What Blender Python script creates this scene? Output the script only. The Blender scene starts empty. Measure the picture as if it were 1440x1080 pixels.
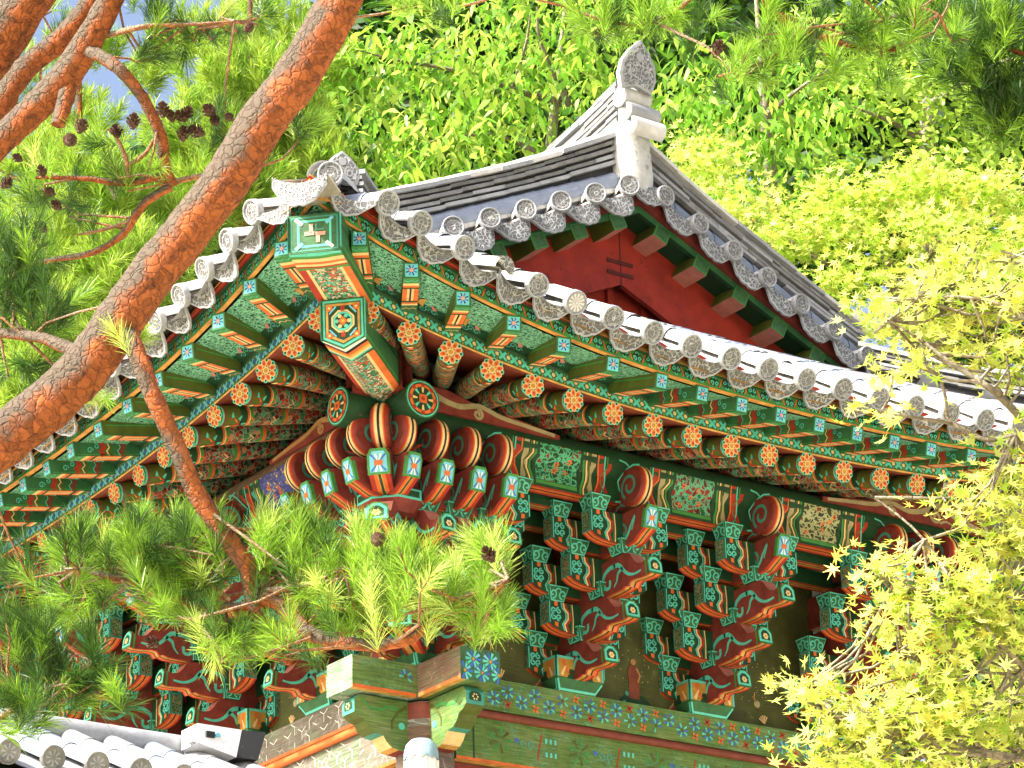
import bpy, math, random
import numpy as np
from mathutils import Vector as V, Matrix, noise
R = math.radians
scene = bpy.context.scene
C = scene.collection

# ------------------------------------------------------------------ camera, sky, sun, exposure
CAM = (-12.9353, -19.1717, -7.153)
cr_, cu_, cw_ = V((0.81641, -0.57677, -0.0286)), V((-0.19606, -0.32343, 0.92572)), V((0.54317, 0.75015, 0.37714))
cam = bpy.data.objects.new('camera', bpy.data.cameras.new('camera')); C.objects.link(cam)
cam.data.sensor_width = 36; cam.data.lens = 107.59
cam.data.clip_start = 0.1; cam.data.clip_end = 600
M = Matrix((cr_, cu_, -cw_)).transposed().to_4x4(); M.translation = V(CAM); cam.matrix_world = M
scene.camera = cam

SUN = V((-0.80, 0.06, 0.72)).normalized()
el = math.asin(SUN.z); az = math.atan2(SUN.x, SUN.y)
w = bpy.data.worlds.new('World'); scene.world = w; w.use_nodes = True
nt = w.node_tree; bg = nt.nodes['Background']
sky = nt.nodes.new('ShaderNodeTexSky'); sky.sky_type = 'NISHITA'; sky.sun_disc = False
sky.sun_elevation = el; sky.sun_rotation = az; sky.air_density = 0.8; sky.dust_density = 7.0
nt.links.new(sky.outputs[0], bg.inputs[0]); bg.inputs[1].default_value = 0.15
sl = bpy.data.lights.new('sun', 'SUN'); sl.energy = 4.6; sl.angle = R(0.5); sl.color = (1.0, 0.95, 0.86)
so = bpy.data.objects.new('sun', sl); C.objects.link(so)
so.rotation_euler = (-SUN).to_track_quat('-Z', 'Y').to_euler(); so.location = SUN * 60
scene.view_settings.view_transform = 'Standard'; scene.view_settings.look = 'None'
scene.view_settings.exposure = 1.45; scene.view_settings.gamma = 1
scene.view_settings.use_curve_mapping = False
scene.render.engine = 'CYCLES'
cy = scene.cycles
cy.max_bounces = 6; cy.diffuse_bounces = 4; cy.glossy_bounces = 2; cy.transmission_bounces = 4; cy.transparent_max_bounces = 4
cy.caustics_reflective = False; cy.caustics_refractive = False

# ------------------------------------------------------------------ materials
MATS = {}
def nmat(name):
    m = bpy.data.materials.new(name); m.use_nodes = True
    MATS[name] = m
    n = m.node_tree.nodes; l = m.node_tree.links
    b = n['Principled BSDF']; b.inputs['Roughness'].default_value = 0.65
    b.inputs['Specular IOR Level'].default_value = 0.3
    return m, n, l, b
def node(n, t, **k):
    x = n.new(t)
    for a, v in k.items(): setattr(x, a, v)
    return x
def rgba(c): return (c[0], c[1], c[2], 1)
def ramp(n, stops, interp='LINEAR'):
    r = n.new('ShaderNodeValToRGB'); e = r.color_ramp.elements; r.color_ramp.interpolation = interp
    e[0].position, e[0].color = stops[0][0], rgba(stops[0][1])
    e[1].position, e[1].color = stops[-1][0], rgba(stops[-1][1])
    for p, c in stops[1:-1]:
        q = e.new(p); q.color = rgba(c)
    return r
def mul(c, f): return tuple(min(1, x * f) for x in c)
def pos(n, l, scale=(1, 1, 1), obj=True):
    t = n.new('ShaderNodeTexCoord'); mp = n.new('ShaderNodeMapping')
    oi = n.new('ShaderNodeObjectInfo'); k = n.new('ShaderNodeMath'); k.operation = 'MULTIPLY'; l.new(oi.outputs['Random'], k.inputs[0]); k.inputs[1].default_value = 31
    ad = n.new('ShaderNodeVectorMath'); l.new(t.outputs['Object'], ad.inputs[0]); l.new(k.outputs[0], ad.inputs[1])
    l.new(ad.outputs[0], mp.inputs[0]); mp.inputs['Scale'].default_value = scale
    return mp.outputs[0]
def paint(name, col, var=.35, scale=9, rough=.6, wear=.05, wcol=(.11, .085, .055), bump=.15):
    """old paint on timber: uneven tone, a little grain, worn patches"""
    m, n, l, b = nmat(name)
    p = pos(n, l)
    nz = node(n, 'ShaderNodeTexNoise'); nz.inputs['Scale'].default_value = scale; nz.inputs['Detail'].default_value = 6
    nz.inputs['Roughness'].default_value = .65; l.new(p, nz.inputs['Vector'])
    r = ramp(n, [(.25, mul(col, 1 - var)), (.5, col), (.78, mul(col, 1 + var))]); l.new(nz.outputs[0], r.inputs[0])
    out = r.outputs[0]
    if wear > 0:
        n2 = node(n, 'ShaderNodeTexNoise'); n2.inputs['Scale'].default_value = scale * 2.3; n2.inputs['Detail'].default_value = 8
        n2.inputs['Roughness'].default_value = .75; l.new(p, n2.inputs['Vector'])
        r2 = ramp(n, [(.62 - wear * .3, (0, 0, 0)), (.70 - wear * .3, (1, 1, 1))]); l.new(n2.outputs[0], r2.inputs[0])
        mx = node(n, 'ShaderNodeMix', data_type='RGBA'); l.new(r2.outputs[0], mx.inputs[0])
        l.new(out, mx.inputs[6]); mx.inputs[7].default_value = rgba(wcol); out = mx.outputs[2]
    l.new(out, b.inputs['Base Color']); b.inputs['Roughness'].default_value = rough
    if bump:
        bp = n.new('ShaderNodeBump'); bp.inputs['Strength'].default_value = bump; bp.inputs['Distance'].default_value = .01
        n3 = node(n, 'ShaderNodeTexNoise'); n3.inputs['Scale'].default_value = 60; l.new(p, n3.inputs['Vector'])
        l.new(n3.outputs[0], bp.inputs['Height']); l.new(bp.outputs[0], b.inputs['Normal'])
    return m
def cells(name, stops, scale, interp='CONSTANT', dist=.0, rough=.6, squash=(1, 1, 1), edge=None, ecol=None):
    """painted all-over pattern: voronoi cells in a few paint colours, optional outlines"""
    m, n, l, b = nmat(name)
    p = pos(n, l, squash)
    if dist:
        nz = node(n, 'ShaderNodeTexNoise'); nz.inputs['Scale'].default_value = scale * .7; l.new(p, nz.inputs['Vector'])
        mm = node(n, 'ShaderNodeVectorMath', operation='SCALE'); l.new(nz.outputs[1], mm.inputs[0]); mm.inputs['Scale'].default_value = dist / scale
        ad = node(n, 'ShaderNodeVectorMath', operation='ADD'); l.new(p, ad.inputs[0]); l.new(mm.outputs[0], ad.inputs[1]); p = ad.outputs[0]
    v = node(n, 'ShaderNodeTexVoronoi'); v.inputs['Scale'].default_value = scale; l.new(p, v.inputs['Vector'])
    sp = n.new('ShaderNodeSeparateColor'); l.new(v.outputs['Color'], sp.inputs[0])
    r = ramp(n, stops, interp); l.new(sp.outputs[0], r.inputs[0]); out = r.outputs[0]
    if edge:
        ve = node(n, 'ShaderNodeTexVoronoi', feature='DISTANCE_TO_EDGE'); ve.inputs['Scale'].default_value = scale; l.new(p, ve.inputs['Vector'])
        re = ramp(n, [(edge * .7, (1, 1, 1)), (edge, (0, 0, 0))]); l.new(ve.outputs[0], re.inputs[0])
        mx = node(n, 'ShaderNodeMix', data_type='RGBA'); l.new(re.outputs[0], mx.inputs[0]); l.new(out, mx.inputs[6])
        mx.inputs[7].default_value = rgba(ecol); out = mx.outputs[2]
    l.new(out, b.inputs['Base Color']); b.inputs['Roughness'].default_value = rough
    return m
def leafmat(name, col, tcol, var=.4, rough=.45, tr=.55):
    m, n, l, b = nmat(name)
    g = n.new('ShaderNodeNewGeometry')
    r = ramp(n, [(0, mul(col, 1 - var)), (1, mul(col, 1 + var))]); l.new(g.outputs['Random Per Island'], r.inputs[0])
    r2 = ramp(n, [(0, mul(tcol, 1 - var)), (1, mul(tcol, 1 + var))]); l.new(g.outputs['Random Per Island'], r2.inputs[0])
    l.new(r.outputs[0], b.inputs['Base Color']); b.inputs['Roughness'].default_value = rough
    t = n.new('ShaderNodeBsdfTranslucent'); l.new(r2.outputs[0], t.inputs[0])
    mx = n.new('ShaderNodeMixShader'); mx.inputs[0].default_value = tr
    l.new(b.outputs[0], mx.inputs[1]); l.new(t.outputs[0], mx.inputs[2])
    l.new(mx.outputs[0], n['Material Output'].inputs[0])
    return m

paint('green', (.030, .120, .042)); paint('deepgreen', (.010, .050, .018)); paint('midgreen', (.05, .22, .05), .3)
paint('olive', (.075, .10, .014), .3); paint('teal', (.10, .52, .40), .25); paint('dullteal', (.055, .27, .20), .3)
paint('orange', (.60, .135, .030), .3); paint('red', (.34, .030, .014), .3); paint('darkred', (.19, .034, .024), .45)
paint('brownred', (.17, .040, .022), .35); paint('cream', (.72, .50, .22), .2); paint('yellow', (.66, .33, .05), .25)
paint('black', (.012, .012, .012), .3); paint('pink', (.62, .30, .22), .25); paint('dullpink', (.44, .17, .125), .3, wear=.1, wcol=(.25, .14, .09))
paint('sky_blue', (.15, .48, .58), .25); paint('blue', (.045, .13, .42), .3); paint('white', (.74, .72, .64), .15)
paint('tan', (.36, .20, .075), .3); paint('ochre', (.45, .24, .04), .3); paint('greygold', (.34, .29, .15), .35)
paint('gablered', (.27, .024, .012), .4, 4, wear=.12, wcol=(.10, .014, .010))
paint('soffitred', (.27, .055, .026), .3); paint('palegreen', (.040, .115, .045), .5, 14, wear=.25, wcol=(.025, .09, .035))
paint('mural', (.062, .070, .018), .55, 3.5, wear=.15, wcol=(.10, .13, .05))
paint('plaster', (.44, .44, .42), .35, 6, wear=.2, wcol=(.24, .24, .23))
paint('lampwhite', (.82, .80, .74), .05, bump=0); paint('lampcap', (.26, .40, .46), .25, 20)
paint('boxwhite', (.78, .78, .78), .05, rough=.35, bump=0); paint('boxdark', (.02, .02, .022), .2, bump=0)
paint('ochrelime', (.50, .26, .06), .5, 14)
paint('stone', (.34, .33, .30), .3, 5)
paint('lightblock', (.03, .022, .016), .4, 5)
cells('weave', [(0, (.012, .07, .03)), (.3, (.03, .15, .06)), (.55, (.012, .09, .045)), (.8, (.05, .20, .10))], 34, dist=2.2, squash=(1, 1, 1), edge=.13, ecol=(.22, .52, .34))
cells('rafterband', [(0, (.012, .07, .03)), (.25, (.30, .03, .014)), (.45, (.03, .16, .06)), (.6, (.09, .012, .01)), (.78, (.06, .28, .16)), (.92, (.45, .20, .09))], 25, dist=1.6, edge=.06, ecol=(.30, .27, .17))
cells('arabesque', [(0, (.008, .045, .016)), (.5, (.012, .075, .028)), (.85, (.20, .022, .012))], 22, dist=2.2, edge=.13, ecol=(.075, .36, .20))
cells('arabesque_red', [(0, (.20, .022, .012)), (.5, (.10, .012, .01)), (.85, (.015, .09, .03))], 22, dist=2.2, edge=.13, ecol=(.09, .36, .22))
cells('arabesque_pale', [(0, (.02, .03, .018)), (.5, (.035, .05, .02)), (.88, (.20, .03, .015))], 22, dist=2.2, edge=.16, ecol=(.34, .36, .18))
cells('florid', [(0, (.10, .45, .30)), (.3, (.62, .52, .36)), (.5, (.5, .09, .03)), (.7, (.04, .2, .08)), (.85, (.7, .5, .35))], 40, dist=1.5, edge=.09, ecol=(.02, .05, .03))
cells('panelflower', [(0, (.02, .07, .03)), (.6, (.03, .09, .04)), (.8, (.30, .10, .06))], 50, dist=1.5, edge=.10, ecol=(.24, .30, .14))
cells('bluepanel', [(0, (.06, .07, .28)), (.5, (.10, .11, .38)), (.85, (.45, .35, .10))], 50, dist=1.5, edge=.08, ecol=(.02, .02, .08))
def weathered(name, base, alt, lines, lscale, lw, amount):
    m, n, l, b = nmat(name)
    p = pos(n, l)
    nz = node(n, 'ShaderNodeTexNoise'); nz.inputs['Scale'].default_value = 3; nz.inputs['Detail'].default_value = 8; nz.inputs['Roughness'].default_value = .7
    l.new(p, nz.inputs['Vector'])
    r = ramp(n, [(.35, base), (.5, mul(base, 1.35)), (.66, alt)]); l.new(nz.outputs[0], r.inputs[0])
    v = node(n, 'ShaderNodeTexVoronoi', feature='DISTANCE_TO_EDGE'); v.inputs['Scale'].default_value = lscale; l.new(p, v.inputs['Vector'])
    re = ramp(n, [(lw * .5, (1, 1, 1)), (lw, (0, 0, 0))]); l.new(v.outputs[0], re.inputs[0])
    n2 = node(n, 'ShaderNodeTexNoise'); n2.inputs['Scale'].default_value = 7; n2.inputs['Detail'].default_value = 6; l.new(p, n2.inputs['Vector'])
    r2 = ramp(n, [(.5 - amount * .2, (0, 0, 0)), (.62 - amount * .2, (1, 1, 1))]); l.new(n2.outputs[0], r2.inputs[0])
    mm = node(n, 'ShaderNodeMath', operation='MULTIPLY'); l.new(re.outputs[0], mm.inputs[0]); l.new(r2.outputs[0], mm.inputs[1])
    mx = node(n, 'ShaderNodeMix', data_type='RGBA'); l.new(mm.outputs[0], mx.inputs[0]); l.new(r.outputs[0], mx.inputs[6]); mx.inputs[7].default_value = rgba(lines)
    # fine horizontal grain
    n3 = node(n, 'ShaderNodeTexNoise'); n3.inputs['Scale'].default_value = 1; n3.inputs['Detail'].default_value = 5
    l.new(pos(n, l, (5, 5, 90)), n3.inputs['Vector'])
    r3 = ramp(n, [(.3, (.55, .55, .55)), (.7, (1.2, 1.2, 1.2))]); l.new(n3.outputs[0], r3.inputs[0])
    m2 = node(n, 'ShaderNodeMix', data_type='RGBA', blend_type='MULTIPLY'); m2.inputs[0].default_value = 1
    l.new(mx.outputs[2], m2.inputs[6]); l.new(r3.outputs[0], m2.inputs[7])
    l.new(m2.outputs[2], b.inputs['Base Color']); b.inputs['Roughness'].default_value = .8
    bp = n.new('ShaderNodeBump'); bp.inputs['Strength'].default_value = .3; bp.inputs['Distance'].default_value = .01
    l.new(n3.outputs[0], bp.inputs['Height']); l.new(bp.outputs[0], b.inputs['Normal'])
weathered('greywood', (.125, .11, .085), (.13, .18, .10), (.30, .29, .26), 9, .04, .2)
weathered('greengrain', (.085, .15, .035), (.20, .22, .08), (.10, .28, .16), 17, .05, .1)
weathered('oldwood', (.17, .13, .10), (.26, .22, .18), (.4, .37, .33), 3, .02, .2)
weathered('greenfade', (.13, .21, .12), (.30, .36, .26), (.50, .54, .46), 6, .04, .3)
weathered('brownwood', (.12, .075, .045), (.13, .14, .07), (.3, .27, .2), 9, .02, .1)
def tilemat(name, lo, hi, bump=.25, relief=0):
    m, n, l, b = nmat(name)
    p = pos(n, l)
    nz = node(n, 'ShaderNodeTexNoise'); nz.inputs['Scale'].default_value = 7; nz.inputs['Detail'].default_value = 8; nz.inputs['Roughness'].default_value = .7
    l.new(p, nz.inputs['Vector'])
    r = ramp(n, [(.3, lo), (.55, tuple((a + c) / 2 for a, c in zip(lo, hi))), (.72, hi)]); l.new(nz.outputs[0], r.inputs[0])
    out = r.outputs[0]
    bp = n.new('ShaderNodeBump'); bp.inputs['Strength'].default_value = bump; bp.inputs['Distance'].default_value = .008
    if relief:
        n2 = node(n, 'ShaderNodeTexNoise'); n2.inputs['Scale'].default_value = relief * .6; l.new(p, n2.inputs['Vector'])
        mm = node(n, 'ShaderNodeVectorMath', operation='SCALE'); l.new(n2.outputs[1], mm.inputs[0]); mm.inputs['Scale'].default_value = 1.6 / relief
        ad = node(n, 'ShaderNodeVectorMath', operation='ADD'); l.new(p, ad.inputs[0]); l.new(mm.outputs[0], ad.inputs[1])
        v = node(n, 'ShaderNodeTexVoronoi', feature='DISTANCE_TO_EDGE'); v.inputs['Scale'].default_value = relief; l.new(ad.outputs[0], v.inputs['Vector'])
        r4 = ramp(n, [(.05, (1, 1, 1)), (.16, (0, 0, 0))]); l.new(v.outputs[0], r4.inputs[0])
        l.new(r4.outputs[0], bp.inputs['Height']); bp.inputs['Strength'].default_value = 1; bp.inputs['Distance'].default_value = .012
        mx = node(n, 'ShaderNodeMix', data_type='RGBA'); l.new(r4.outputs[0], mx.inputs[0]); mx.inputs[6].default_value = rgba(mul(lo, .42)); l.new(out, mx.inputs[7]); out = mx.outputs[2]
    else:
        n3 = node(n, 'ShaderNodeTexNoise'); n3.inputs['Scale'].default_value = 50; n3.inputs['Detail'].default_value = 4; l.new(p, n3.inputs['Vector'])
        l.new(n3.outputs[0], bp.inputs['Height'])
    l.new(out, b.inputs['Base Color']); b.inputs['Roughness'].default_value = .55; b.inputs['Specular IOR Level'].default_value = .4
    l.new(bp.outputs[0], b.inputs['Normal'])
tilemat('tile', (.20, .21, .225), (.40, .41, .42)); tilemat('tiledark', (.10, .10, .095), (.27, .27, .26)); tilemat('tilepale', (.45, .44, .42), (.66, .65, .62))
tilemat('tileblue', (.15, .18, .24), (.25, .29, .36)); tilemat('relief', (.30, .31, .31), (.52, .53, .53), relief=26)
tilemat('limey', (.14, .13, .09), (.36, .34, .27))
def barkmat(name, orange, brown, grey, sc=16):
    m, n, l, b = nmat(name)
    p = pos(n, l)
    nz = node(n, 'ShaderNodeTexNoise'); nz.inputs['Scale'].default_value = sc * .8; l.new(p, nz.inputs['Vector'])
    mm = node(n, 'ShaderNodeVectorMath', operation='SCALE'); l.new(nz.outputs[1], mm.inputs[0]); mm.inputs['Scale'].default_value = 1.9 / sc
    ad = node(n, 'ShaderNodeVectorMath', operation='ADD'); l.new(p, ad.inputs[0]); l.new(mm.outputs[0], ad.inputs[1])
    v = node(n, 'ShaderNodeTexVoronoi'); v.inputs['Scale'].default_value = sc; l.new(ad.outputs[0], v.inputs['Vector'])
    ve = node(n, 'ShaderNodeTexVoronoi', feature='DISTANCE_TO_EDGE'); ve.inputs['Scale'].default_value = sc; l.new(ad.outputs[0], ve.inputs['Vector'])
    sp = n.new('ShaderNodeSeparateColor'); l.new(v.outputs['Color'], sp.inputs[0])
    n9 = node(n, 'ShaderNodeTexNoise'); n9.inputs['Scale'].default_value = sc * 1.1; n9.inputs['Detail'].default_value = 9; n9.inputs['Roughness'].default_value = .72; l.new(p, n9.inputs['Vector'])
    av = node(n, 'ShaderNodeMath', operation='MULTIPLY_ADD'); l.new(sp.outputs[0], av.inputs[0]); av.inputs[1].default_value = .35; 
    l.new(n9.outputs[0], av.inputs[2])
    r = ramp(n, [(.36, brown), (.50, mul(orange, .62)), (.68, orange), (.95, mul(orange, 1.35))]); l.new(av.outputs[0], r.inputs[0])
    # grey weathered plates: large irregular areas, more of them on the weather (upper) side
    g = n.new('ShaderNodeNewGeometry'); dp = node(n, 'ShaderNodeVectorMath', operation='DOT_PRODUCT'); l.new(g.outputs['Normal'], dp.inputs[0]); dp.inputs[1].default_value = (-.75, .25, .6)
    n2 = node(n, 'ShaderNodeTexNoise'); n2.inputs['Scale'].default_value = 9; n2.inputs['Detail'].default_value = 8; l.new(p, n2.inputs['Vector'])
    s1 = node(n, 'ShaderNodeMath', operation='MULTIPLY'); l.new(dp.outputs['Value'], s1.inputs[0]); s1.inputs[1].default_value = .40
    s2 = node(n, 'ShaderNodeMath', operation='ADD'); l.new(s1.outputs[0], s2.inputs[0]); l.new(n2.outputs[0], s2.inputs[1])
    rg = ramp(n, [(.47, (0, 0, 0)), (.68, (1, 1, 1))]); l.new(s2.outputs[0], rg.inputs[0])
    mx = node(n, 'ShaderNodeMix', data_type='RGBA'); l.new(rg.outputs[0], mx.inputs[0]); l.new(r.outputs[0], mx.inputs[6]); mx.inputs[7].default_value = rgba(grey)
    re = ramp(n, [(.02, (1, 1, 1)), (.09, (0, 0, 0))]); l.new(ve.outputs[0], re.inputs[0])
    fac = node(n, 'ShaderNodeMath', operation='MULTIPLY'); l.new(re.outputs[0], fac.inputs[0]); fac.inputs[1].default_value = .16
    m2 = node(n, 'ShaderNodeMix', data_type='RGBA'); l.new(fac.outputs[0], m2.inputs[0]); l.new(mx.outputs[2], m2.inputs[6]); m2.inputs[7].default_value = rgba(brown)
    l.new(m2.outputs[2], b.inputs['Base Color']); b.inputs['Roughness'].default_value = .85
    n3 = node(n, 'ShaderNodeTexNoise'); n3.inputs['Scale'].default_value = 45; n3.inputs['Detail'].default_value = 5; l.new(p, n3.inputs['Vector'])
    a2 = node(n, 'ShaderNodeMath', operation='ADD'); l.new(n3.outputs[0], a2.inputs[0])
    mn = node(n, 'ShaderNodeMath', operation='MINIMUM'); l.new(ve.outputs[0], mn.inputs[0]); mn.inputs[1].default_value = .15
    m5 = node(n, 'ShaderNodeMath', operation='MULTIPLY'); l.new(mn.outputs[0], m5.inputs[0]); m5.inputs[1].default_value = 7
    l.new(m5.outputs[0], a2.inputs[1])
    bp = n.new('ShaderNodeBump'); bp.inputs['Strength'].default_value = .7; bp.inputs['Distance'].default_value = .008
    l.new(a2.outputs[0], bp.inputs['Height']); l.new(bp.outputs[0], b.inputs['Normal'])
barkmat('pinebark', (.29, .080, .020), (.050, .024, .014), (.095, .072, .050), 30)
barkmat('twigbark', (.34, .15, .06), (.10, .06, .035), (.24, .18, .12), 60)
barkmat('greybark', (.20, .16, .11), (.06, .05, .035), (.30, .27, .21), 20)
leafmat('needle', (.20, .35, .035), (.30, .52, .04), .45, .35, .4); leafmat('needle_lit', (.50, .62, .16), (.56, .72, .12), .4, .35, .4)  # second one is a paler copy with sunlight painted into the needle colour
leafmat('needle_shade', (.042, .10, .016), (.07, .165, .02), .45, .4, .35)  # darker copy of the needles with shade painted into the colour
leafmat('needle_far', (.28, .40, .05), (.40, .56, .06), .5, .45, .4)
leafmat('mapleleaf', (.64, .70, .20), (.74, .82, .18), .3, .5, .5)
leafmat('mapleyellow', (.70, .62, .14), (.82, .74, .12), .3, .5, .5)
leafmat('maplegreen', (.34, .50, .06), (.50, .68, .07), .4, .5, .5)
leafmat('broadleaf', (.15, .32, .03), (.28, .56, .04), .5, .35, .5)
leafmat('broadleaf_pale', (.36, .50, .08), (.52, .70, .09), .4, .4, .5)
leafmat('leaf_small', (.20, .32, .035), (.34, .50, .04), .5, .4, .5)
leafmat('leaf_far', (.035, .09, .015), (.06, .17, .02), .6, .5, .4)
paint('cone', (.075, .035, .022), .5, 40)
paint('gablemark', (.075, .012, .010), .3); paint('sandground', (.50, .46, .33), .2, .6); paint('hillground', (.06, .09, .03), .5, .8)

# ------------------------------------------------------------------ mesh builder
def new(name, data, parent=None):
    o = bpy.data.objects.new(name, data); C.objects.link(o)
    if parent: o.parent = parent
    return o
def tag(o, label=None, cat=None, group=None, kind=None):
    for k, v in (('label', label), ('category', cat), ('group', group), ('kind', kind)):
        if v: o[k] = v
    return o
def thing(name, label, cat, loc=(0, 0, 0), group=None):
    o = new(name, None); o.location = loc; o.empty_display_size = .3
    return tag(o, label, cat, group)

class MB:
    def __init__(s): s.v = []; s.f = []; s.m = []; s.s = []; s.mats = []
    def mi(s, mat):
        if mat not in s.mats: s.mats.append(mat)
        return s.mats.index(mat)
    def poly(s, pts, mat, smooth=False):
        i = len(s.v); s.v += [tuple(p) for p in pts]; s.f.append(tuple(range(i, i + len(pts)))); s.m.append(s.mi(mat)); s.s.append(smooth)
    def grid(s, rows, mat, smooth=False, close=False):
        """rows of equal length; mat a name or a list, one per row gap"""
        i = len(s.v); nr, nc = len(rows), len(rows[0])
        for r in rows: s.v += [tuple(p) for p in r]
        for a in range(nr - 1):
            k = s.mi(mat if isinstance(mat, str) else mat[a])
            for b in range(nc if close else nc - 1):
                b2 = (b + 1) % nc
                s.f.append((i + a * nc + b, i + a * nc + b2, i + (a + 1) * nc + b2, i + (a + 1) * nc + b)); s.m.append(k); s.s.append(smooth)
    def box(s, lo_, hi_, mat, **fm):
        x0, y0, z0 = lo_; x1, y1, z1 = hi_
        F = {'b': [(x0, y0, z0), (x0, y1, z0), (x1, y1, z0), (x1, y0, z0)], 't': [(x0, y0, z1), (x1, y0, z1), (x1, y1, z1), (x0, y1, z1)],
             'f': [(x0, y0, z0), (x1, y0, z0), (x1, y0, z1), (x0, y0, z1)], 'k': [(x1, y1, z0), (x0, y1, z0), (x0, y1, z1), (x1, y1, z1)],
             'l': [(x0, y1, z0), (x0, y0, z0), (x0, y0, z1), (x0, y1, z1)], 'r': [(x1, y0, z0), (x1, y1, z0), (x1, y1, z1), (x1, y0, z1)]}
        for k, q in F.items(): s.poly(q, fm.get(k, mat))
    def hexa(s, q, mat, caps=(None, None)):
        """q: two rings of n points"""
        a, b = q; n = len(a)
        for i in range(n):
            s.poly([a[i], a[(i + 1) % n], b[(i + 1) % n], b[i]], mat if isinstance(mat, str) else mat[i])
        for r, c in ((a[::-1], caps[0]), (b, caps[1])):
            if c: s.poly(r, c)
    def ribbon(s, F, pts, w, mat, h=.003):
        n = len(pts); L = []; Rr = []
        for i, p in enumerate(pts):
            a = pts[max(0, i - 1)]; b = pts[min(n - 1, i + 1)]
            dx, dy = b[0] - a[0], b[1] - a[1]; d = math.hypot(dx, dy) or 1
            ww = (w if not isinstance(w, (list, tuple)) else w[0] + (w[1] - w[0]) * i / (n - 1)) / 2
            L.append(F(p[0] - dy / d * ww, p[1] + dx / d * ww, h)); Rr.append(F(p[0] + dy / d * ww, p[1] - dx / d * ww, h))
        s.grid([L, Rr], mat)
    def fan(s, F, pts, mat, h=.003): s.poly([F(a, b, h) for a, b in pts], mat)
    def tube(s, path, n, mat, caps=True, jit=0., smooth=True, seed=0):
        """path: list of (Vector, radius)"""
        rnd = random.Random(seed)
        up = None; rows = []
        for i, (p, r) in enumerate(path):
            a = path[max(0, i - 1)][0]; b = path[min(len(path) - 1, i + 1)][0]
            t = (b - a).normalized()
            if up is None: up = t.orthogonal().normalized()
            up = (up - t * up.dot(t)).normalized(); sd = t.cross(up)
            rows.append([p + (up * math.cos(q) + sd * math.sin(q)) * r * (1 + jit * rnd.uniform(-1, 1)) for q in [2 * math.pi * k / n for k in range(n)]])
        s.grid(rows, mat, smooth, True)
        if caps: s.poly(rows[0][::-1], mat); s.poly(rows[-1], mat)
    def build(s, name, parent=None, M=None, share=None):
        me = bpy.data.meshes.new(name)
        me.from_pydata(s.v, [], s.f)
        for m in s.mats: me.materials.append(MATS[m])
        me.polygons.foreach_set('material_index', s.m); me.polygons.foreach_set('use_smooth', s.s)
        me.update()
        o = new(name, me, parent)
        if M is not None: o.matrix_local = M
        return o
def inst(o, M, parent=None):
    c = o.copy(); C.objects.link(c)
    if parent is not None: c.parent = parent
    c.matrix_local = M
    return c
def plane(o, ex, ey):
    o, ex, ey = V(o), V(ex), V(ey); n = ex.cross(ey).normalized()
    return lambda a, b, h=0.: o + ex * a + ey * b + n * h
def axes(o, x, y, z):
    m = Matrix((V(x), V(y), V(z))).transposed().to_4x4(); m.translation = V(o); return m
def circ(cx, cy, r, n=16, a0=0., a1=2 * math.pi, ry=None):
    ry = ry or r
    return [(cx + r * math.cos(a0 + (a1 - a0) * i / n), cy + ry * math.sin(a0 + (a1 - a0) * i / n)) for i in range(n + (0 if abs(a1 - a0) > 6.28 else 1))]
def spiral(cx, cy, r, a0, turns, n=14, r1=.18):
    return [(cx + (r + (r * r1 - r) * i / n) * math.cos(a0 + turns * 2 * math.pi * i / n), cy + (r + (r * r1 - r) * i / n) * math.sin(a0 + turns * 2 * math.pi * i / n)) for i in range(n + 1)]
def catmull(P, per=5):
    """smooth a list of tuples of any length"""
    P = [np.array(p, float) for p in P]; out = []
    for i in range(len(P) - 1):
        p0, p1, p2, p3 = P[max(0, i - 1)], P[i], P[i + 1], P[min(len(P) - 1, i + 2)]
        for k in range(per):
            t = k / per
            out.append(.5 * ((2 * p1) + (p2 - p0) * t + (2 * p0 - 5 * p1 + 4 * p2 - p3) * t * t + (3 * p1 - p0 - 3 * p2 + p3) * t ** 3))
    out.append(P[-1])
    return out
def volutes(m, F, cx, cy, s, mat, w):
    """the paired cloud scroll of the painted blocks"""
    m.ribbon(F, spiral(cx - .5 * s, cy, .42 * s, math.pi * 1.5, 1.1, 11), w, mat)
    m.ribbon(F, spiral(cx + .5 * s, cy, .42 * s, math.pi * 1.5, -1.1, 11), w, mat)
def flower(m, F, cx, cy, r, pet, n, colo, colc, colw, rim=None):
    if rim: m.fan(F, circ(cx, cy, r * 1.02, 20), rim, .001)
    for i in range(n):
        a = 2 * math.pi * i / n + .2
        ca, sa = math.cos(a), math.sin(a)
        def P(u, v): return (cx + ca * u - sa * v, cy + sa * u + ca * v)
        wd = r * pet
        m.fan(F, [P(r * .30, 0), P(r * .50, wd), P(r * .78, wd * 1.15), P(r * 1.0, wd * .55), P(r * 1.06, 0), P(r * 1.0, -wd * .55), P(r * .78, -wd * 1.15), P(r * .50, -wd)], colw, .002)
        wd *= .74
        m.fan(F, [P(r * .36, 0), P(r * .54, wd), P(r * .78, wd * 1.1), P(r * .95, wd * .5), P(r * .98, 0), P(r * .95, -wd * .5), P(r * .78, -wd * 1.1), P(r * .54, -wd)], colo, .004)
    m.fan(F, circ(cx, cy, r * .33, 12), colw, .0055); m.fan(F, circ(cx, cy, r * .22, 12), colc, .007)

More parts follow.
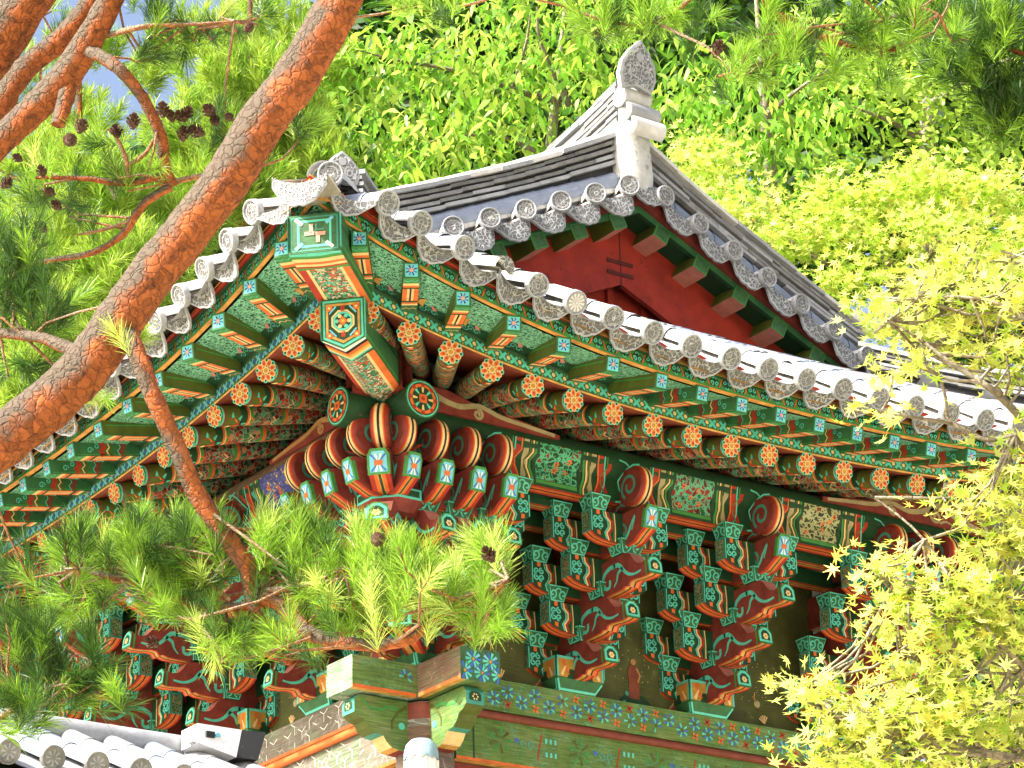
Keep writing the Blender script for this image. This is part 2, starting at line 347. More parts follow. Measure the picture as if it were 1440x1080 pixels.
# ------------------------------------------------------------------ surveyed tree points (x, y, z, radius) and foliage masses (x, y, z, spread, height, count)
TRUNK=[(-9.725,-10.994,-4.421,0.0898),(-9.409,-11.142,-4.058,0.0843),(-9.132,-11.267,-3.776,0.0808),(-9.016,-11.314,-3.660,0.0791),(-8.908,-11.369,-3.527,0.0773),(-8.825,-11.424,-3.374,0.0754),(-8.744,-11.484,-3.216,0.0736),(-8.660,-11.539,-3.080,0.0740),(-8.561,-11.630,-2.902,0.0744),(-8.488,-11.711,-2.724,0.0748),(-8.399,-11.803,-2.553,0.0729),(-8.300,-11.894,-2.299,0.0713),(-8.230,-12.012,-1.995,0.0651),(-8.158,-12.204,-1.617,0.0563),(-8.072,-12.505,-1.158,0.0427),(-8.063,-12.907,-0.746,0.0237)]
HANG=[(-8.855,-11.411,-3.368,0.0288),(-8.815,-11.467,-3.423,0.0287),(-8.788,-11.501,-3.512,0.0285),(-8.752,-11.526,-3.631,0.0295),(-8.668,-11.512,-3.765,0.0295),(-8.571,-11.498,-3.923,0.0295),(-8.479,-11.505,-4.035,0.0295),(-8.412,-11.511,-4.117,0.0284),(-8.372,-11.495,-4.220,0.0262),(-8.356,-11.494,-4.246,0.0218)]
RIGHTARM=[(-8.371,-11.501,-4.205,0.0218),(-8.318,-11.547,-4.232,0.0240),(-8.289,-11.583,-4.283,0.0239),(-8.262,-11.638,-4.344,0.0227),(-8.203,-11.720,-4.388,0.0204),(-8.120,-11.828,-4.411,0.0182),(-8.049,-11.883,-4.390,0.0160),(-8.019,-11.920,-4.345,0.0150),(-7.962,-11.977,-4.300,0.0118),(-7.895,-12.032,-4.278,0.0086),(-7.842,-12.088,-4.233,0.0053)]
LEFTARM=[(-8.366,-11.493,-4.234,0.0153),(-8.430,-11.432,-4.230,0.0142),(-8.492,-11.366,-4.214,0.0132),(-8.558,-11.283,-4.179,0.0132),(-8.640,-11.251,-4.142,0.0121),(-8.711,-11.221,-4.122,0.0099),(-8.789,-11.135,-4.083,0.0067)]
SUBA=[(-8.424,-11.442,-4.213,0.0077),(-8.496,-11.394,-4.136,0.0077),(-8.549,-11.331,-4.064,0.0066),(-8.621,-11.303,-4.034,0.0055)]
SUBB=[(-8.364,-11.511,-4.189,0.0087),(-8.325,-11.592,-4.201,0.0087),(-8.279,-11.682,-4.201,0.0065),(-8.213,-11.739,-4.161,0.0043)]
SUBC=[(-8.478,-11.429,-4.230,0.0076),(-8.556,-11.479,-4.302,0.0065),(-8.612,-11.448,-4.298,0.0054)]
SHADELIMB=[(-8.887,-11.298,-3.442,0.0223),(-8.915,-11.096,-3.324,0.0182),(-8.958,-10.876,-3.234,0.0163),(-9.073,-10.634,-3.125,0.0119)]
LOWLEFT=[(-9.215,-11.232,-4.718,0.0116),(-9.074,-11.215,-4.619,0.0096),(-9.008,-11.264,-4.568,0.0086),(-8.925,-11.326,-4.506,0.0075),(-8.859,-11.378,-4.455,0.0043)]
TOPLIMB=[(-8.263,-11.933,-2.176,0.0347),(-8.039,-12.174,-2.146,0.0299),(-7.803,-12.467,-2.178,0.0250),(-7.557,-12.726,-2.293,0.0203),(-7.410,-12.884,-2.452,0.0156),(-7.367,-12.889,-2.497,0.0134),(-7.293,-12.905,-2.565,0.0134),(-7.217,-12.948,-2.600,0.0123),(-7.126,-13.007,-2.636,0.0100),(-7.021,-13.091,-2.659,0.0067)]
TOPB=[(-7.268,-12.914,-2.584,0.0078),(-7.321,-12.888,-2.658,0.0067),(-7.403,-12.852,-2.714,0.0055),(-7.480,-12.770,-2.736,0.0033)]
TOPC=[(-7.183,-12.975,-2.607,0.0067),(-7.094,-13.075,-2.585,0.0056),(-7.010,-13.181,-2.553,0.0045),(-6.956,-13.218,-2.574,0.0033)]
TOPD=[(-7.482,-12.805,-2.373,0.0101),(-7.566,-12.722,-2.492,0.0078),(-7.647,-12.624,-2.535,0.0067),(-7.746,-12.555,-2.522,0.0033)]
TOPE=[(-7.838,-12.437,-2.182,0.0091),(-7.987,-12.326,-2.385,0.0056),(-8.085,-12.231,-2.420,0.0034)]
LIMB_A=[(-9.115,-10.021,-2.392,0.1022),(-8.878,-10.293,-2.083,0.0920),(-8.789,-10.435,-1.910,0.0843),(-8.717,-10.582,-1.729,0.0767),(-8.586,-10.718,-1.424,0.0645),(-8.390,-11.022,-0.959,0.0390)]
LIMB_B=[(-8.867,-10.291,-2.316,0.0431),(-8.774,-10.423,-2.158,0.0431),(-8.728,-10.509,-2.047,0.0418),(-8.643,-10.608,-1.952,0.0405),(-8.601,-10.673,-1.880,0.0380),(-8.570,-10.731,-1.813,0.0355),(-8.504,-10.887,-1.627,0.0253)]
LIMB_C=[(-8.877,-10.326,-2.471,0.0502),(-8.782,-10.452,-2.320,0.0502),(-8.701,-10.554,-2.210,0.0527),(-8.635,-10.644,-2.110,0.0552),(-8.598,-10.725,-2.007,0.0502),(-8.568,-10.811,-1.893,0.0452),(-8.550,-10.876,-1.806,0.0402),(-8.491,-11.065,-1.570,0.0226)]
STUB=[(-8.620,-10.647,-2.118,0.0326),(-8.637,-10.652,-2.202,0.0300),(-8.658,-10.646,-2.305,0.0249)]
CURVE=[(-8.600,-10.710,-2.029,0.0226),(-8.590,-10.808,-2.088,0.0224),(-8.568,-10.898,-2.169,0.0222),(-8.500,-10.901,-2.225,0.0209),(-8.433,-10.893,-2.301,0.0209),(-8.376,-10.874,-2.387,0.0209),(-8.351,-10.845,-2.461,0.0197),(-8.305,-10.835,-2.526,0.0160)]
CURVE_L=[(-8.334,-10.840,-2.487,0.0135),(-8.404,-10.789,-2.511,0.0123),(-8.466,-10.750,-2.521,0.0111),(-8.554,-10.709,-2.511,0.0099),(-8.661,-10.655,-2.510,0.0074),(-8.725,-10.621,-2.513,0.0049)]
CURVE_U=[(-8.446,-10.763,-2.516,0.0099),(-8.465,-10.787,-2.455,0.0086),(-8.511,-10.802,-2.384,0.0062),(-8.551,-10.799,-2.353,0.0037)]
CURVE_V=[(-8.461,-10.780,-2.470,0.0086),(-8.415,-10.830,-2.425,0.0074),(-8.403,-10.862,-2.381,0.0049)]
CURVE_D=[(-8.315,-10.829,-2.526,0.0160),(-8.372,-10.772,-2.571,0.0148),(-8.396,-10.737,-2.612,0.0148),(-8.423,-10.687,-2.679,0.0135),(-8.499,-10.617,-2.737,0.0111),(-8.601,-10.446,-2.730,0.0087),(-8.765,-10.344,-2.775,0.0050)]
CURVE_E=[(-8.406,-10.720,-2.634,0.0074),(-8.474,-10.669,-2.663,0.0062),(-8.555,-10.616,-2.683,0.0037)]
CURVE_R=[(-8.306,-10.841,-2.512,0.0111),(-8.259,-10.876,-2.498,0.0099),(-8.202,-10.914,-2.486,0.0074),(-8.050,-10.906,-2.430,0.0050)]
CURVE_T=[(-8.544,-10.770,-1.979,0.0100),(-8.506,-10.905,-2.002,0.0099),(-8.445,-10.945,-1.992,0.0087),(-8.319,-11.019,-1.984,0.0062),(-8.216,-11.085,-1.973,0.0037)]
M_TRUNK=[(-5.345,-12.398,-6.416,0.1541),(-5.425,-12.457,-5.558,0.1304),(-5.549,-12.473,-5.003,0.1067),(-5.669,-12.545,-4.446,0.0830),(-5.811,-12.632,-3.911,0.0593),(-5.959,-12.755,-3.383,0.0356),(-6.103,-12.858,-2.971,0.0166)]
M_1=[(-5.574,-12.483,-4.892,0.0308),(-5.916,-12.505,-4.647,0.0209),(-6.113,-12.452,-4.640,0.0150),(-6.246,-12.461,-4.651,0.0137),(-6.313,-12.406,-4.619,0.0125),(-6.370,-12.377,-4.551,0.0091),(-6.418,-12.370,-4.451,0.0068),(-6.453,-12.376,-4.353,0.0046)]
M_2=[(-5.675,-12.556,-4.402,0.0284),(-6.010,-12.600,-4.178,0.0174),(-6.182,-12.588,-4.144,0.0104),(-6.257,-12.501,-4.167,0.0081),(-6.402,-12.486,-4.210,0.0068),(-6.489,-12.420,-4.171,0.0046),(-6.604,-12.359,-4.066,0.0034)]
M_3=[(-5.780,-12.621,-4.001,0.0237),(-6.124,-12.715,-3.702,0.0163),(-6.233,-12.677,-3.563,0.0128),(-6.367,-12.714,-3.525,0.0115),(-6.434,-12.677,-3.470,0.0092),(-6.493,-12.646,-3.422,0.0069),(-6.573,-12.608,-3.352,0.0046),(-6.652,-12.567,-3.293,0.0035)]
M_4=[(-6.286,-12.719,-3.667,0.0092),(-6.353,-12.648,-3.671,0.0081),(-6.436,-12.595,-3.616,0.0069),(-6.587,-12.591,-3.626,0.0057),(-6.674,-12.524,-3.597,0.0046)]
M_5=[(-6.377,-12.632,-3.656,0.0081),(-6.447,-12.591,-3.603,0.0069),(-6.468,-12.605,-3.538,0.0058),(-6.495,-12.615,-3.473,0.0046)]
M_6=[(-5.899,-12.697,-3.602,0.0190),(-6.210,-12.817,-3.360,0.0116),(-6.331,-12.761,-3.242,0.0081),(-6.436,-12.678,-3.205,0.0058),(-6.535,-12.584,-3.197,0.0035)]
M_7=[(-6.130,-12.533,-4.392,0.0104),(-6.293,-12.553,-4.305,0.0080),(-6.366,-12.510,-4.235,0.0068),(-6.502,-12.489,-3.991,0.0046),(-6.641,-12.424,-3.853,0.0034)]
M_8=[(-6.245,-12.459,-4.659,0.0091),(-6.364,-12.366,-4.593,0.0068),(-6.545,-12.332,-4.610,0.0056),(-6.685,-12.231,-4.535,0.0045),(-6.767,-12.201,-4.424,0.0023)]
M_9=[(-6.225,-12.620,-3.981,0.0081),(-6.305,-12.564,-3.931,0.0069),(-6.361,-12.553,-3.841,0.0058),(-6.418,-12.520,-3.793,0.0035)]
PINE_MAIN=[(-8.62,-10.90,-3.91,0.161,0.103,26),(-8.51,-11.07,-3.92,0.136,0.125,26),(-8.68,-10.92,-4.08,0.136,0.091,14),(-8.39,-11.24,-3.97,0.135,0.135,26),(-8.50,-11.24,-4.13,0.156,0.089,16),(-8.37,-11.38,-4.27,0.154,0.088,18),(-8.19,-11.46,-4.01,0.156,0.134,26),(-8.12,-11.59,-4.12,0.154,0.121,26),(-8.25,-11.55,-4.32,0.109,0.076,12),(-8.15,-11.95,-4.21,0.149,0.106,26),(-7.87,-11.85,-4.18,0.153,0.109,26),(-7.80,-11.94,-4.09,0.087,0.065,12),(-7.79,-11.88,-4.27,0.098,0.076,14),(-8.08,-11.69,-4.26,0.131,0.065,12),(-8.24,-11.46,-3.94,0.111,0.067,10),(-8.09,-11.66,-3.99,0.055,0.055,4),(-8.54,-10.82,-3.35,0.002,0.002,1),(-8.72,-11.34,-3.34,0.031,0.031,5)]
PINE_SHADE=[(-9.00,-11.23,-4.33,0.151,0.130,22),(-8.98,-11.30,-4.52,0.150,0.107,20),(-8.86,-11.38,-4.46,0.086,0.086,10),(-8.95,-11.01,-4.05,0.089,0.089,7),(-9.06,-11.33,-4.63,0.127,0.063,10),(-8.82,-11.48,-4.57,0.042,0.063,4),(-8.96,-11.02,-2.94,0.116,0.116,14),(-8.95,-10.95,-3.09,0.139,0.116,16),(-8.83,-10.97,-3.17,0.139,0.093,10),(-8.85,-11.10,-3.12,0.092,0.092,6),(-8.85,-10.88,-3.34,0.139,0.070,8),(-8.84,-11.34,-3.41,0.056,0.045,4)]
PINE_TOP=[(-8.19,-12.07,-2.35,0.091,0.080,8),(-8.10,-12.25,-2.38,0.135,0.068,10),(-7.95,-12.35,-2.40,0.113,0.056,8),(-7.79,-12.54,-2.49,0.134,0.078,14),(-7.66,-12.62,-2.53,0.134,0.067,14),(-7.59,-12.72,-2.48,0.089,0.067,8),(-7.44,-12.82,-2.72,0.132,0.055,14),(-7.35,-12.93,-2.68,0.132,0.077,14),(-7.44,-12.91,-2.58,0.110,0.088,8),(-7.17,-13.00,-2.59,0.156,0.112,22),(-7.05,-13.08,-2.64,0.134,0.089,18),(-6.99,-13.19,-2.57,0.134,0.089,14),(-7.23,-12.99,-2.74,0.132,0.055,10),(-7.08,-13.10,-2.78,0.110,0.044,8),(-6.83,-13.18,-2.57,0.090,0.090,7),(-7.48,-12.75,-2.56,0.089,0.067,6),(-8.30,-11.87,-2.13,0.163,0.070,10),(-7.08,-12.99,-2.30,0.455,0.091,24)]
PINE_LEFT=[(-8.46,-10.86,-1.91,0.125,0.088,12),(-8.33,-10.88,-1.98,0.151,0.088,16),(-8.21,-10.98,-1.93,0.100,0.075,9),(-8.42,-10.80,-2.03,0.100,0.075,8),(-8.09,-10.98,-1.84,0.076,0.051,4),(-8.59,-10.26,-1.96,0.130,0.104,9),(-8.51,-10.20,-1.68,0.185,0.132,10),(-7.83,-10.92,-2.18,0.089,0.071,8),(-8.61,-10.76,-2.38,0.111,0.062,6),(-8.21,-10.89,-2.29,0.124,0.062,9),(-8.12,-10.93,-2.31,0.075,0.062,5),(-8.65,-10.58,-2.43,0.149,0.075,8),(-8.70,-10.51,-2.51,0.099,0.075,6),(-8.55,-10.55,-2.58,0.149,0.075,7),(-8.59,-10.48,-2.67,0.124,0.062,6),(-8.39,-10.81,-2.48,0.074,0.062,3),(-8.49,-10.76,-2.48,0.099,0.099,4)]
CONES=[(-8.67,-10.84,-2.40),(-8.69,-10.80,-2.44),(-8.56,-10.89,-2.41),(-8.52,-10.93,-2.38),(-8.44,-10.99,-2.34),(-8.41,-11.00,-2.36),(-8.38,-11.02,-2.36),(-8.36,-10.99,-2.41),(-8.37,-11.03,-2.35),(-8.32,-11.02,-2.40),(-8.30,-11.07,-2.34),(-8.28,-11.07,-2.37),(-8.24,-11.10,-2.36),(-8.75,-10.72,-2.54),(-8.83,-10.70,-2.50),(-8.85,-10.65,-2.58),(-8.71,-10.71,-2.60),(-8.68,-10.70,-2.64),(-8.71,-10.65,-2.71),(-8.73,-10.62,-2.74),(-8.26,-11.25,-2.09)]
CONES_MAIN=[(-8.29,-12.06,-4.18),(-8.01,-12.23,-4.23),(-7.79,-13.14,-2.90),(-8.80,-11.64,-4.46)]
MAPLE=[(-6.56,-12.52,-3.26,0.105,0.081,36),(-6.39,-12.56,-3.22,0.176,0.106,100),(-6.27,-12.70,-3.20,0.129,0.117,90),(-6.56,-12.58,-3.43,0.115,0.046,24),(-6.36,-12.65,-3.38,0.139,0.058,40),(-6.27,-12.72,-3.41,0.081,0.081,44),(-6.63,-12.56,-3.59,0.080,0.032,16),(-6.28,-12.74,-3.63,0.046,0.046,8),(-6.27,-12.66,-3.81,0.081,0.104,60),(-6.41,-12.62,-3.91,0.102,0.080,55),(-6.24,-12.60,-4.00,0.104,0.127,100),(-6.65,-12.44,-4.11,0.090,0.041,34),(-6.48,-12.44,-4.14,0.125,0.068,60),(-6.35,-12.55,-4.16,0.125,0.114,110),(-6.59,-12.44,-4.25,0.101,0.068,46),(-6.39,-12.46,-4.30,0.148,0.102,100),(-6.18,-12.52,-4.28,0.092,0.138,90),(-6.51,-12.44,-4.42,0.135,0.079,60),(-6.81,-12.28,-4.47,0.067,0.089,36),(-6.72,-12.33,-4.56,0.100,0.067,60),(-6.76,-12.26,-4.64,0.089,0.056,40),(-6.51,-12.37,-4.59,0.135,0.101,85),(-6.31,-12.44,-4.54,0.137,0.125,95),(-6.14,-12.45,-4.58,0.081,0.104,55),(-6.45,-12.38,-4.71,0.180,0.056,55),(-6.66,-12.33,-4.70,0.112,0.056,45),(-6.02,-12.14,-4.54,0.166,0.119,80),(-5.88,-12.21,-4.34,0.096,0.168,70),(-6.34,-12.16,-4.44,0.116,0.093,45),(-6.00,-12.64,-3.80,0.117,0.587,100)]
MAPLE_YEL=[(-6.13,-12.55,-2.91,0.121,0.097,70),(-6.39,-12.51,-3.06,0.142,0.066,50),(-6.55,-12.44,-3.16,0.070,0.052,16)]

BG_BROAD_A=[(4.7,7.2,9.8,0.92,0.59,420),(5.7,6.7,9.5,1.00,0.67,520),(5.2,6.8,8.8,0.99,0.49,420),(4.4,7.4,8.9,0.58,0.49,260),(6.5,6.4,10.2,0.93,0.51,380),(6.3,6.9,10.7,1.38,0.43,380),(4.6,6.9,8.2,0.89,0.33,300),(4.7,8.4,10.1,0.52,0.52,160),(7.4,6.7,9.8,0.52,0.52,160)]
BG_BROAD_B=[(7.5,5.5,9.3,0.67,0.50,280),(7.8,4.9,8.7,0.82,0.49,380),(8.2,5.8,10.2,1.03,0.52,320),(8.6,4.7,9.1,0.59,0.50,200),(6.9,5.1,8.4,0.41,0.33,120),(8.9,5.4,9.9,0.95,0.43,260),(6.8,4.3,7.5,0.55,0.24,120)]
BG_BROAD_C=[(10.0,4.5,9.6,0.95,0.69,700),(10.9,4.0,9.1,0.77,0.60,600),(10.2,5.1,10.7,1.24,0.62,600),(11.4,4.2,10.4,0.71,0.71,500),(9.9,4.0,8.3,0.67,0.33,300),(9.4,4.9,8.8,0.34,0.51,150)]
BG_MAPLE=[(5.0,2.1,6.4,0.43,0.25,260),(5.1,1.7,5.8,0.57,0.32,420),(5.3,1.1,5.3,0.56,0.42,520),(5.8,1.1,5.7,0.64,0.43,520),(6.3,0.6,5.9,0.64,0.35,520),(6.9,0.1,5.8,0.57,0.35,520),(6.2,0.4,5.2,0.70,0.35,560),(6.8,-0.2,5.1,0.42,0.42,320),(5.4,0.7,4.7,0.41,0.27,260),(5.2,2.5,6.8,0.29,0.18,100),(5.8,0.6,4.3,0.48,0.27,200)]
BG_PINE_A=[(0.4,7.6,6.7,0.69,0.54,240),(1.0,7.5,7.5,0.70,0.54,240),(0.5,8.2,7.9,0.63,0.47,160),(1.0,6.9,6.2,0.76,0.53,260),(0.4,7.5,5.7,0.68,0.45,200),(0.9,6.8,5.4,0.52,0.30,120),(0.1,7.5,4.9,0.45,0.45,110),(1.2,8.6,8.8,0.57,0.49,120),(0.4,7.5,4.4,0.52,0.37,60)]
BG_PINE_B=[(2.7,7.5,9.2,0.73,0.49,240),(2.2,7.6,8.4,0.72,0.48,240),(3.3,7.5,8.7,0.65,0.49,220),(2.3,7.4,7.6,0.63,0.47,220),(1.8,7.4,7.0,0.54,0.47,160),(3.8,7.8,9.8,0.59,0.59,180),(3.8,8.6,10.7,0.77,0.43,160),(3.5,7.0,8.2,0.40,0.32,90),(2.6,7.1,7.8,0.47,0.40,110),(2.7,8.3,10.1,0.59,0.42,110),(2.5,9.0,10.2,0.30,0.30,40),(1.9,9.3,10.2,0.34,0.34,36),(2.2,8.8,9.7,0.33,0.21,40),(1.5,9.5,10.2,0.51,0.42,50),(0.9,9.5,9.7,0.33,0.33,30)]
BG_PINE_C=[(4.8,-2.0,5.9,0.59,0.46,200),(5.2,-1.9,5.4,0.39,0.33,110),(4.8,-1.5,6.4,0.53,0.26,110),(5.3,-2.1,6.6,0.79,0.40,120)]
BG_FAR=[(17.3,26.1,22.5,2.02,1.73,700),(19.7,24.5,22.4,2.02,1.73,700),(22.2,23.1,21.6,2.02,2.02,900),(24.4,21.4,21.1,2.02,2.02,900),(26.6,19.7,20.6,2.02,2.16,900),(15.8,28.0,21.0,1.73,2.02,600),(11.8,29.9,17.0,2.23,2.23,800),(13.5,28.3,18.3,1.95,1.95,700),(17.8,24.7,19.8,2.51,1.39,700),(23.7,21.1,18.0,2.23,1.39,600),(26.3,19.4,16.7,1.67,2.23,600),(24.0,22.9,23.9,4.46,1.04,800),(11.3,29.3,13.5,1.35,1.62,300),(26.2,19.6,11.0,1.89,2.70,800),(25.4,18.8,7.9,1.82,2.60,800),(27.2,22.3,9.3,1.67,2.23,500)]
BGL_A0=[(7.02,7.85,5.79,0.167),(6.70,7.12,8.37,0.093),(6.64,6.92,9.22,0.068),(6.72,6.74,10.49,0.034),(6.73,6.54,11.57,0.017)]
BGL_A1=[(6.58,6.60,9.58,0.051),(5.85,6.59,9.56,0.038),(5.55,6.73,9.68,0.033),(5.00,6.82,9.70,0.025),(4.47,6.92,9.69,0.017),(3.94,6.99,9.71,0.008)]
BGL_A2=[(6.55,6.42,9.46,0.042),(5.99,6.18,10.02,0.021),(5.85,6.04,10.39,0.013)]
BGL_A3=[(5.85,6.59,9.56,0.025),(5.80,6.21,9.98,0.017),(5.70,5.98,10.22,0.008)]
BGL_A4=[(6.38,6.65,8.84,0.033),(5.57,6.65,8.91,0.021),(4.83,6.88,8.71,0.012)]
BGL_B0=[(9.59,6.52,5.68,0.170),(8.97,5.71,8.37,0.102),(8.79,5.49,9.18,0.077),(8.65,5.35,10.22,0.039),(8.49,5.19,11.26,0.017)]
BGL_B1=[(8.77,5.44,9.06,0.034),(7.98,5.32,8.93,0.021),(7.39,5.37,8.94,0.012)]
BGL_B2=[(8.71,5.36,9.48,0.034),(8.89,4.89,9.70,0.021),(9.08,4.46,9.85,0.013)]
BGL_C0=[(11.57,6.03,5.91,0.200),(10.86,4.92,9.20,0.114),(10.79,4.78,10.38,0.071),(10.53,4.47,11.74,0.027)]
BGL_C1=[(10.79,4.82,9.43,0.052),(10.00,4.66,9.43,0.030),(9.52,4.74,9.52,0.013)]
BGL_C2=[(10.79,4.81,9.90,0.053),(10.97,4.01,10.08,0.030),(11.11,3.54,10.10,0.013)]
BGL_M0=[(7.35,1.63,2.44,0.142),(6.79,1.22,4.30,0.092),(6.43,1.06,4.93,0.071),(6.19,0.93,5.51,0.035),(6.07,0.84,6.07,0.014)]
BGL_M1=[(6.46,1.07,4.86,0.039),(5.83,1.11,5.04,0.028),(5.45,1.28,5.32,0.021),(5.14,1.63,5.69,0.011)]
BGL_M2=[(6.40,1.04,4.99,0.035),(6.47,0.34,5.28,0.025),(6.82,-0.02,5.52,0.011)]
BGL_P0=[(1.56,9.21,2.86,0.155),(1.16,8.42,5.31,0.116),(0.92,7.96,7.01,0.086),(1.06,8.24,8.65,0.048),(1.05,8.23,9.53,0.020)]
BGL_P1=[(0.98,8.08,6.48,0.035),(1.23,7.32,6.50,0.023),(1.46,6.81,6.52,0.011)]
BGL_P2=[(0.87,7.88,7.22,0.035),(0.36,7.99,7.48,0.023),(0.13,8.24,7.70,0.012)]
BGL_Q0=[(3.80,9.43,4.11,0.163),(3.22,8.40,7.13,0.106),(2.98,7.92,8.49,0.073),(3.15,8.05,10.06,0.042),(3.13,8.00,10.98,0.021)]
BGL_Q1=[(2.98,7.94,8.22,0.033),(2.34,7.78,8.26,0.020),(1.92,7.83,8.35,0.012)]
BGL_Q2=[(2.94,7.86,8.63,0.033),(3.26,7.44,8.80,0.020),(3.54,7.13,9.02,0.012)]
BGL_R0=[(6.84,-1.06,0.89,0.163),(6.19,-1.95,3.88,0.117),(5.73,-2.39,5.71,0.085),(5.34,-2.72,7.26,0.033)]
BGL_R1=[(5.78,-2.36,5.59,0.039),(5.20,-2.21,5.78,0.026),(4.79,-1.94,6.00,0.013)]
BGL_R2=[(5.92,-2.23,4.97,0.033),(5.46,-2.06,5.21,0.020),(5.15,-1.84,5.36,0.010)]
# ------------------------------------------------------------------ ground
def ground():
    m = MB(); N = 70; S = 170; rows = []
    for i in range(N + 1):
        row = []
        for j in range(N + 1):
            x = -S + 2 * S * j / N; y = -S + 2 * S * i / N
            t = x * .543 + y * .75                       # distance along the view, hall corner = 0
            z = -8.75 + 3.6 * min(1, max(0, (t + 20) / 14)) ** 1.3
            if t > 14: z += (t - 14) * .30 * min(1, (t - 14) / 20)
            z += .25 * noise.noise(V((x * .05, y * .05, 0)))
            row.append((x, y, z))
        rows.append(row)
    m.grid(rows, 'sandground', True)
    for k, f in enumerate(m.f):
        p = m.v[f[0]]
        if p[0] * .543 + p[1] * .75 > 12: m.m[k] = m.mi('hillground')
    tag(m.build('ground'), kind='structure')
ground()

# ------------------------------------------------------------------ temple hall
hall = thing('temple_hall', 'painted wooden temple hall with grey tiled hip-and-gable roof and red gable', 'temple', (0, 0, -5.2))
ROOT = Matrix.Translation((0, 0, 5.2))           # parts are laid out round the corner column, plate top = 0
def part(m, name, M=None, parent=None):
    if parent is None: return m.build(name, hall, ROOT @ (M if M is not None else Matrix()))
    return m.build(name, parent, M if M is not None else Matrix())
SWAP = Matrix(((0, 1, 0, 0), (1, 0, 0, 0), (0, 0, 1, 0), (0, 0, 0, 1)))    # right-hand facade <-> left-hand facade
def rise(w, p):
    return w ** p * (1 - .20 * max(0, (w - .84) / .16) ** 1.5)
class Fac:
    def __init__(s, side, c, ev): s.side, s.c, s.ev = side, c, ev
    def tf(s, u, d, z): return V((u, -d, z)) if s.side == 'R' else V((-d, u, z))
    def at(s, kind, q):
        """q in [-1,1] along the eave -> u, d, z"""
        E, z0, k, p = s.ev[kind]; w = abs(q)
        return s.c + q * (s.c + E), E - .2 + .2 * w ** 2.5, z0 + k * (rise(w, p) if kind == 'disc' else w ** p)
    def u2q(s, kind, u): return (u - s.c) / (s.c + s.ev[kind][0])
    def SP(s, kind, dd, dz, q):
        E = s.ev[kind][0]; u, d, z = s.at(kind, q)
        return s.tf(s.c + q * (s.c + E + dd), d + dd, z + dz)
FR = Fac('R', 2.045, dict(disc=(2.9, 1.776, .704, 2.5), buy=(2.64, 1.539, .60, 2.5), raf=(2.02, 1.488, .335, 2.3)))
FL = Fac('L', 3.79, dict(disc=(2.9, 1.81, .67, 3.0), buy=(2.64, 1.625, .515, 3.3), raf=(2.02, 1.515, .31, 2.3)))
FACS = (FR, FL)
WR, WL = 4.09, 7.58
SETS = {'R': [1.363, 2.727], 'L': [1.264 * k for k in range(1, 6)]}

# ---- columns, beams
def lathe(m, prof, n, mat, o=(0, 0, 0), smooth=True):
    o = V(o)
    m.grid([[o + V((r * math.cos(2 * math.pi * k / n), r * math.sin(2 * math.pi * k / n), z)) for k in range(n)] for r, z in prof], mat, smooth, True)
for x, y in ((0, 0), (WR, 0), (0, WL)):
    m = MB(); lathe(m, [(.0, -.462), (.225, -.462), (.235, -1.5), (.25, -3.0), (.25, -4.3)], 28, 'oldwood', smooth=True)
    # the shoulders where the tie beams come through, with the old paint rings
    lathe(m, [(.228, -.47), (.228, -.60)], 28, 'brownred'); lathe(m, [(.230, -.60), (.230, -.66)], 28, 'greywood'); lathe(m, [(.231, -.66), (.232, -.80)], 28, 'brownwood')
    c = part(m, 'column', Matrix.Translation((x, y, 0)))
    if (x, y) == (0, 0): c['label'] = 'bare grey corner column with flaking paint rings'
m = MB(); m.box((.05, .05, -4.3), (WR - .05, WL - .05, 2.4), 'lightblock')  # dark box added inside the hall to stop light leaking through
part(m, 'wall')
m = MB(); m.box((-1.6, -1.6, -5.2), (WR + 1.6, WL + 1.6, -4.35), 'stone'); m.box((-1.7, -1.7, -4.35), (WR + 1.7, WL + 1.7, -4.2), 'stone')
part(m, 'stone_platform')

def flowers_row(m, F, a0, a1, b0, b1, faded=1.):
    rnd = random.Random(4)
    st = .135; k = 0; a = a0 + .07
    while a < a1 - .05:
        cy_ = (b0 + b1) / 2 + (.035 if k % 2 else -.035)
        for i in range(10):
            t = 2 * math.pi * i / 10
            if rnd.random() > .9 * faded: continue
            m.ribbon(F, [(a + .022 * math.cos(t), cy_ + .022 * math.sin(t)), (a + .06 * math.cos(t), cy_ + .06 * math.sin(t))], [.010, .018], 'teal' if i % 2 else 'blue', .002)
        m.fan(F, circ(a, cy_, .016, 8), 'olive', .002)
        yy = (b0 + b1) / 2 - (.07 if k % 2 else -.07)
        if rnd.random() < .85 * faded:
            for i in range(4):
                t = 2 * math.pi * i / 4 + .6
                m.ribbon(F, [(a, yy), (a + .036 * math.cos(t), yy + .036 * math.sin(t))], [.014, .018], 'orange' if k % 3 else 'red', .002)
        a += st; k += 1
def hexlines(m, F, a0, a1, b0, b1, mat):
    rnd = random.Random(8); s = .075
    for i in range(int((a1 - a0) / (s * 1.5))):
        for j in range(int((b1 - b0) / (s * 1.73)) + 1):
            cx = a0 + s + i * s * 1.5; cy_ = b0 + s * .9 + j * s * 1.73 + (s * .866 if i % 2 else 0)
            if cy_ > b1 - .03: continue
            for k in range(3):
                if rnd.random() < .45: continue
                t = math.pi / 3 * (2 * k) + math.pi / 6
                m.ribbon(F, [(cx, cy_), (cx + s * .9 * math.cos(t), max(b0, min(b1, cy_ + s * .9 * math.sin(t))))], .006, mat, .0015)
